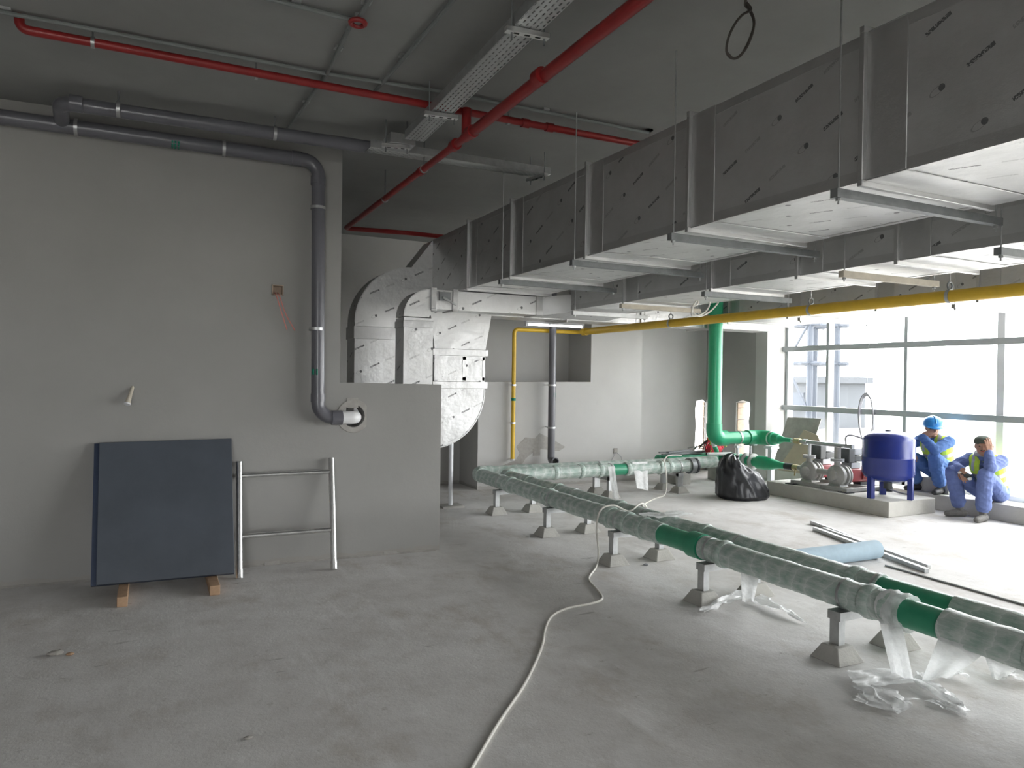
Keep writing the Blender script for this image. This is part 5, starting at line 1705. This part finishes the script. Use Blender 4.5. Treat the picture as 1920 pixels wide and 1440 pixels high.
def make_person(hx, hy, J, face, label, shirt, boots, headgear, vest_zone):
    root = thing('person', (hx, hy, J['seat']), label, 'person')
    W = lambda t: V((hx - t[0], hy - t[1], t[2]))
    B = Body()
    P_ = {k: W(v) for k, v in J.items() if isinstance(v, tuple) and not k.startswith('hand')}
    SK, CL, BT_ = 0, 1, 2
    # trunk
    torso = []
    def tor(a, ra, b, rb):
        B.cap(a, ra, b, rb, CL); torso.append((V(a), ra, V(b), rb))
    pel, wai, che, nec = P_['pelvis'], P_['waist'], P_['chest'], P_['neck']
    l_ = V((0, -1, 0))
    for s_ in (-1, 1):
        tor(pel + l_ * 0.07 * s_, 0.115, wai + l_ * 0.055 * s_, 0.108)
        tor(wai + l_ * 0.055 * s_, 0.108, che + l_ * 0.075 * s_, 0.112)
        sh = P_['sh_l' if s_ > 0 else 'sh_r']
        tor(che + l_ * 0.075 * s_, 0.110, sh - l_ * 0.05 * s_ - V((0, 0, 0.02)), 0.075)
        B.cap(sh - l_ * 0.06 * s_, 0.066, nec - V((0, 0, 0.02)), 0.052, CL)
    B.cap(nec - V((0, 0, 0.03)), 0.062, nec + V((0, 0, 0.02)), 0.057, CL)          # collar
    hc_ = P_['head']
    B.cap(nec, 0.05, hc_ - V((0, 0, 0.04)), 0.05, SK)
    # legs
    for s_ in ('l', 'r'):
        hp, kn, an, to = (P_[k + '_' + s_] for k in ('hip', 'knee', 'ankle', 'toe'))
        B.chain([(hp, 0.100), (hp.lerp(kn, .5), 0.095), (kn, 0.080)], CL)
        B.chain([(kn, 0.080), (kn.lerp(an, .35), 0.080), (kn.lerp(an, .82), 0.076)], CL)
        B.cap(kn.lerp(an, .85), 0.045, an, 0.042, BT_)
        dt_ = (to - an); dt_.z = 0; dt_.normalize()
        sole = J['floor_' + s_]
        B.cap(V((an.x, an.y, sole + 0.045)) - dt_ * 0.05, 0.044, V((an.x, an.y, sole + 0.043)) + dt_ * 0.07, 0.043, BT_)
        B.cap(V((an.x, an.y, sole + 0.043)) + dt_ * 0.06, 0.043, V((an.x, an.y, sole + 0.036)) + dt_ * 0.15, 0.036, BT_)
    # arms
    arms = []
    for s_ in ('l', 'r'):
        sh, el, wr = (P_[k + '_' + s_] for k in ('sh', 'elbow', 'wrist'))
        B.chain([(sh, 0.068), (sh.lerp(el, .5), 0.064), (el, 0.058)], CL)
        B.chain([(el, 0.058), (el.lerp(wr, .5), 0.053), (el.lerp(wr, .88), 0.046)], CL)
        arms += [(sh, 0.07, el, 0.06), (el, 0.06, wr, 0.047)]
        B.cap(el.lerp(wr, .85), 0.028, wr, 0.025, SK)
        hf, hn_, sd_, cu = J['hand_' + s_]
        B.hand(wr, V((-hf[0], -hf[1], hf[2])), V((-hn_[0], -hn_[1], hn_[2])), sd_, cu, SK)
    # head: skull, jaw, nose, brow, ears
    fv = V((face[0], face[1], 0)).normalized()
    tilt = V((fv.x, fv.y, face[2])).normalized()
    lf = V((0, 0, 1)).cross(fv)
    R3 = Matrix((tilt, lf, tilt.cross(lf))).transposed()
    def H(a, b, c): return hc_ + R3 @ V((a, b, c))
    B.ell(hc_, 0.096, 0.076, 0.108, SK, R3)
    B.ell(H(0.022, 0, -0.058), 0.066, 0.058, 0.060, SK, R3)
    B.cap(H(0.092, 0, 0.012), 0.010, H(0.110, 0, -0.022), 0.015, SK)
    B.cap(H(0.086, -0.035, 0.028), 0.011, H(0.086, 0.035, 0.028), 0.011, SK)
    B.cap(H(0.080, -0.018, -0.055), 0.010, H(0.080, 0.018, -0.055), 0.010, SK)
    B.ell(H(0.068, 0, -0.092), 0.026, 0.028, 0.022, SK, R3)
    for s_ in (-1, 1):
        B.ell(H(-0.005, 0.078 * s_, -0.008), 0.020, 0.009, 0.031, SK, R3)
    me = remesh(B.mb, 0.0055, 3, 'person_body')
    for nm in ('skin', shirt, boots):
        me.materials.append(MATS[nm])
    idx = [B.label(p.center) for p in me.polygons]
    me.polygons.foreach_set('material_index', idx)
    cloth = set()
    for p, i_ in zip(me.polygons, idx):
        if i_ == CL:
            cloth.update(p.vertices)
    nrm_ = [v.normal.copy() for v in me.vertices]
    for vi in cloth:                       # creases of the loose coverall
        v = me.vertices[vi]
        q = v.co.copy()
        w = (0.5 - abs(mnoise.noise(V((q.x * 9, q.y * 9, q.z * 16))))) * 0.016 + (0.5 - abs(mnoise.noise(q * 24 + V((3, 3, 3))))) * 0.006
        v.co = q + nrm_[vi] * w
    me.polygons.foreach_set('use_smooth', [True] * len(me.polygons))
    base = ORG[root.name]
    me.transform(Matrix.Translation(-base))
    o = bpy.data.objects.new('body', me)
    COL.objects.link(o)
    o.parent = root
    ORG[o.name] = base
    # hi-vis vest: shell over the trunk, open at arms, neck and front
    vm = MB()
    for a, ra, b, rb in torso:
        capsule_mesh(vm, a, ra + 0.014, b, rb + 0.014)
    for s_, k in ((-1, 'sh_r'), (1, 'sh_l')):
        sh = P_[k]
        capsule_mesh(vm, sh - l_ * 0.07 * s_, 0.078, nec - V((0, 0, 0.03)) + l_ * 0.05 * s_, 0.064)
    ve = remesh(vm, 0.008, 3, 'vest')
    bm = bmesh.new(); bm.from_mesh(ve)
    kill = []
    up = (nec - pel).normalized()
    for f in bm.faces:
        c = f.calc_center_median()
        h = (c - pel).dot(up) / (nec - pel).length
        if h < vest_zone[0] or h > 1.06 or min(seg_d(c, a) for a in arms) < 0.004 or (c - nec).length < 0.088:
            kill.append(f)
        elif abs(c.y - hy) < 0.028 and c.x < (pel.x + (nec.x - pel.x) * h) - 0.05:
            kill.append(f)
    bmesh.ops.delete(bm, geom=kill, context='FACES')
    mi = {}
    for f in bm.faces:
        c = f.calc_center_median()
        h = (c - pel).dot(up) / (nec - pel).length
        f.material_index = 1 if (0.20 < h < 0.30 or 0.44 < h < 0.54 or (h > 0.62 and 0.085 < abs(c.y - hy) < 0.125)) else 0
        f.smooth = True
    bm.to_mesh(ve); bm.free()
    ve.materials.append(MATS['vest_lime']); ve.materials.append(MATS['vest_tape'])
    ve.transform(Matrix.Translation(-base))
    vo = bpy.data.objects.new('hi_vis_vest', ve)
    COL.objects.link(vo); vo.parent = root; ORG[vo.name] = base
    md = vo.modifiers.new('thickness', 'SOLIDIFY'); md.thickness = 0.004
    vo['label'] = 'lime hi-vis vest with grey reflective tape'
    # eyes, mouth line
    for s_ in (-1, 1):
        MB().ell(H(0.085, 0.030 * s_, 0.010), 0.008, 0.013, 0.006, 10, 6, rot=R3).build('eye', 'hair_black', root)
    MB().ell(H(0.088, 0, -0.052), 0.006, 0.022, 0.003, 10, 6, rot=R3).build('mouth', 'harness_red', root)
    m = MB(); m.ell(H(0.084, 0, -0.040), 0.012, 0.026, 0.006, 10, 6, rot=R3)
    m.build('moustache', 'hair_black', root)
    if headgear == 'helmet':
        ax = (R3 @ V((0, 0, 1)))
        prof = [(0.136, 0.020), (0.138, 0.026), (0.120, 0.036), (0.118, 0.060), (0.108, 0.098), (0.084, 0.128), (0.045, 0.146), (0.004, 0.152)]
        hs_ = MB().lathe(prof, hc_, ax, 32).build('helmet_shell', 'helmet_blue', root, sharp=50)
        pk = [H(0.10 + 0.075 * cos(a), 0.10 * sin(a), 0.022 - 0.012 * cos(a)) for a in [(-pi / 2 + pi * k / 12) for k in range(13)]]
        MB().prism(pk, None, R3 @ V((0, 0, 0.006))).build('helmet_peak', 'helmet_blue', hs_)
        rg = [H(0.119 * cos(a) * 1.0, 0, 0.04 + 0.112 * sin(a)) for a in [0.3 + (pi - 0.6) * k / 14 for k in range(15)]]
        MB().tube(rg, 0.012, 10).build('helmet_ridge', 'helmet_blue', hs_)
        gl = [H(0.098 - 0.35 * b * b * 8, b, 0.010) for b in (-0.062, -0.04, -0.02, 0, 0.02, 0.04, 0.062)]
        m = MB()
        for a, b in zip(gl, gl[1:]):
            m.bar(a, b, 0.006, 0.030, R3 @ V((0, 0, 1)))
        m.build('peak_shade_band', 'black_plastic', root)  # black band built in for the shade under the helmet peak
    else:
        m = MB()
        ax = (R3 @ V((0, 0, 1)))
        prof = [(0.090, 0.030), (0.094, 0.034), (0.094, 0.062), (0.084, 0.09), (0.055, 0.112), (0.02, 0.120), (0.003, 0.121)]
        m.lathe(prof, hc_ - (R3 @ V((0.006, 0, 0))), ax, 26)
        m.build('knit_cap', 'cap_dark', root, sharp=60)
        m = MB()
        m.tube(arc(nec + V((-0.012, 0, 0.012)), (0.075, 0, 0.02), (0, 0.08, 0), 0, 2 * pi * 23 / 24, 23), 0.026, 12, closed=True, rfun=lambda u_, a_: 1 + 0.15 * sin(u_ * 60 + a_))
        m.build('scarf', 'scarf_grey', root)
    return root


man2 = dict(seat=0.2, floor_l=0.0, floor_r=0.0,
            pelvis=(0.0, 0, 0.32), waist=(0.05, 0, 0.45), chest=(0.115, 0, 0.62), neck=(0.175, 0, 0.775), head=(0.225, 0.01, 0.875),
            hip_l=(0.03, 0.10, 0.305), hip_r=(0.03, -0.10, 0.305), knee_l=(0.40, 0.15, 0.545), knee_r=(0.38, -0.25, 0.53),
            ankle_l=(0.40, 0.13, 0.10), ankle_r=(0.33, -0.19, 0.10), toe_l=(0.6, 0.16, 0.03), toe_r=(0.5, -0.27, 0.03),
            sh_l=(0.15, 0.185, 0.705), sh_r=(0.13, -0.185, 0.705), elbow_l=(0.37, 0.19, 0.635), wrist_l=(0.305, 0.13, 0.815),
            elbow_r=(0.27, -0.31, 0.60), wrist_r=(0.40, -0.13, 0.58),
            hand_l=((-0.10, -0.12, 1.0), (-0.6, -0.8, 0.0), -1, 0.30), hand_r=((0.45, 0.5, -0.55), (-0.3, 0.3, -0.8), -1, 0.35))
make_person(9.15, 5.36, man2, (-0.86, -0.5, -0.12), 'seated worker in blue coverall, lime vest and dark knit cap, cheek on hand', 'coverall_blue', 'boot_dusty', 'cap', (0.12,))
man1 = dict(seat=0.385, floor_l=0.2, floor_r=0.2,
            pelvis=(0.0, 0, 0.50), waist=(0.06, 0, 0.63), chest=(0.13, 0, 0.80), neck=(0.185, 0, 0.945), head=(0.225, 0.01, 1.045),
            hip_l=(0.03, 0.10, 0.485), hip_r=(0.03, -0.10, 0.485), knee_l=(0.35, 0.13, 0.66), knee_r=(0.34, -0.25, 0.66),
            ankle_l=(0.20, 0.11, 0.30), ankle_r=(0.18, -0.22, 0.30), toe_l=(0.40, 0.14, 0.23), toe_r=(0.34, -0.28, 0.23),
            sh_l=(0.16, 0.185, 0.875), sh_r=(0.14, -0.185, 0.875), elbow_l=(0.38, 0.15, 0.775), wrist_l=(0.36, -0.055, 0.935),
            elbow_r=(0.30, -0.33, 0.77), wrist_r=(0.41, -0.16, 0.73),
            hand_l=((-0.30, 0.75, 0.35), (-0.9, -0.3, 0.15), -1, 0.22), hand_r=((0.35, 0.6, -0.55), (-0.3, 0.2, -0.8), -1, 0.35))
make_person(9.24, 6.05, man1, (-0.62, -0.78, -0.12), 'seated worker in bright blue coverall and blue helmet, hand at mouth, beside the tank', 'coverall_bright_blue', 'boot_dark', 'helmet', (0.12,))
MB().box(9.08, 9.36, 5.86, 6.26, 0.2, 0.385).build('seat_block', 'cast_concrete', None, 'concrete block on the kerb under the helmeted worker', 'block', bevel=0.006)
gv = thing('work_gloves', (8.72, 5.43, 0.5), 'dark work gloves with white cuffs held by the capped worker', 'gloves')
MB().ell((8.715, 5.40, 0.515), 0.03, 0.05, 0.03, 12, 8).build('glove', 'glove_dark', gv)
MB().ell((8.72, 5.455, 0.52), 0.028, 0.045, 0.026, 12, 8).build('glove', 'glove_dark', gv)
MB().ell((8.715, 5.37, 0.49), 0.024, 0.028, 0.022, 12, 8).build('cuff', 'bottle_white', gv)
MB().ell((8.72, 5.49, 0.545), 0.022, 0.028, 0.018, 12, 8).build('cuff', 'bottle_white', gv)
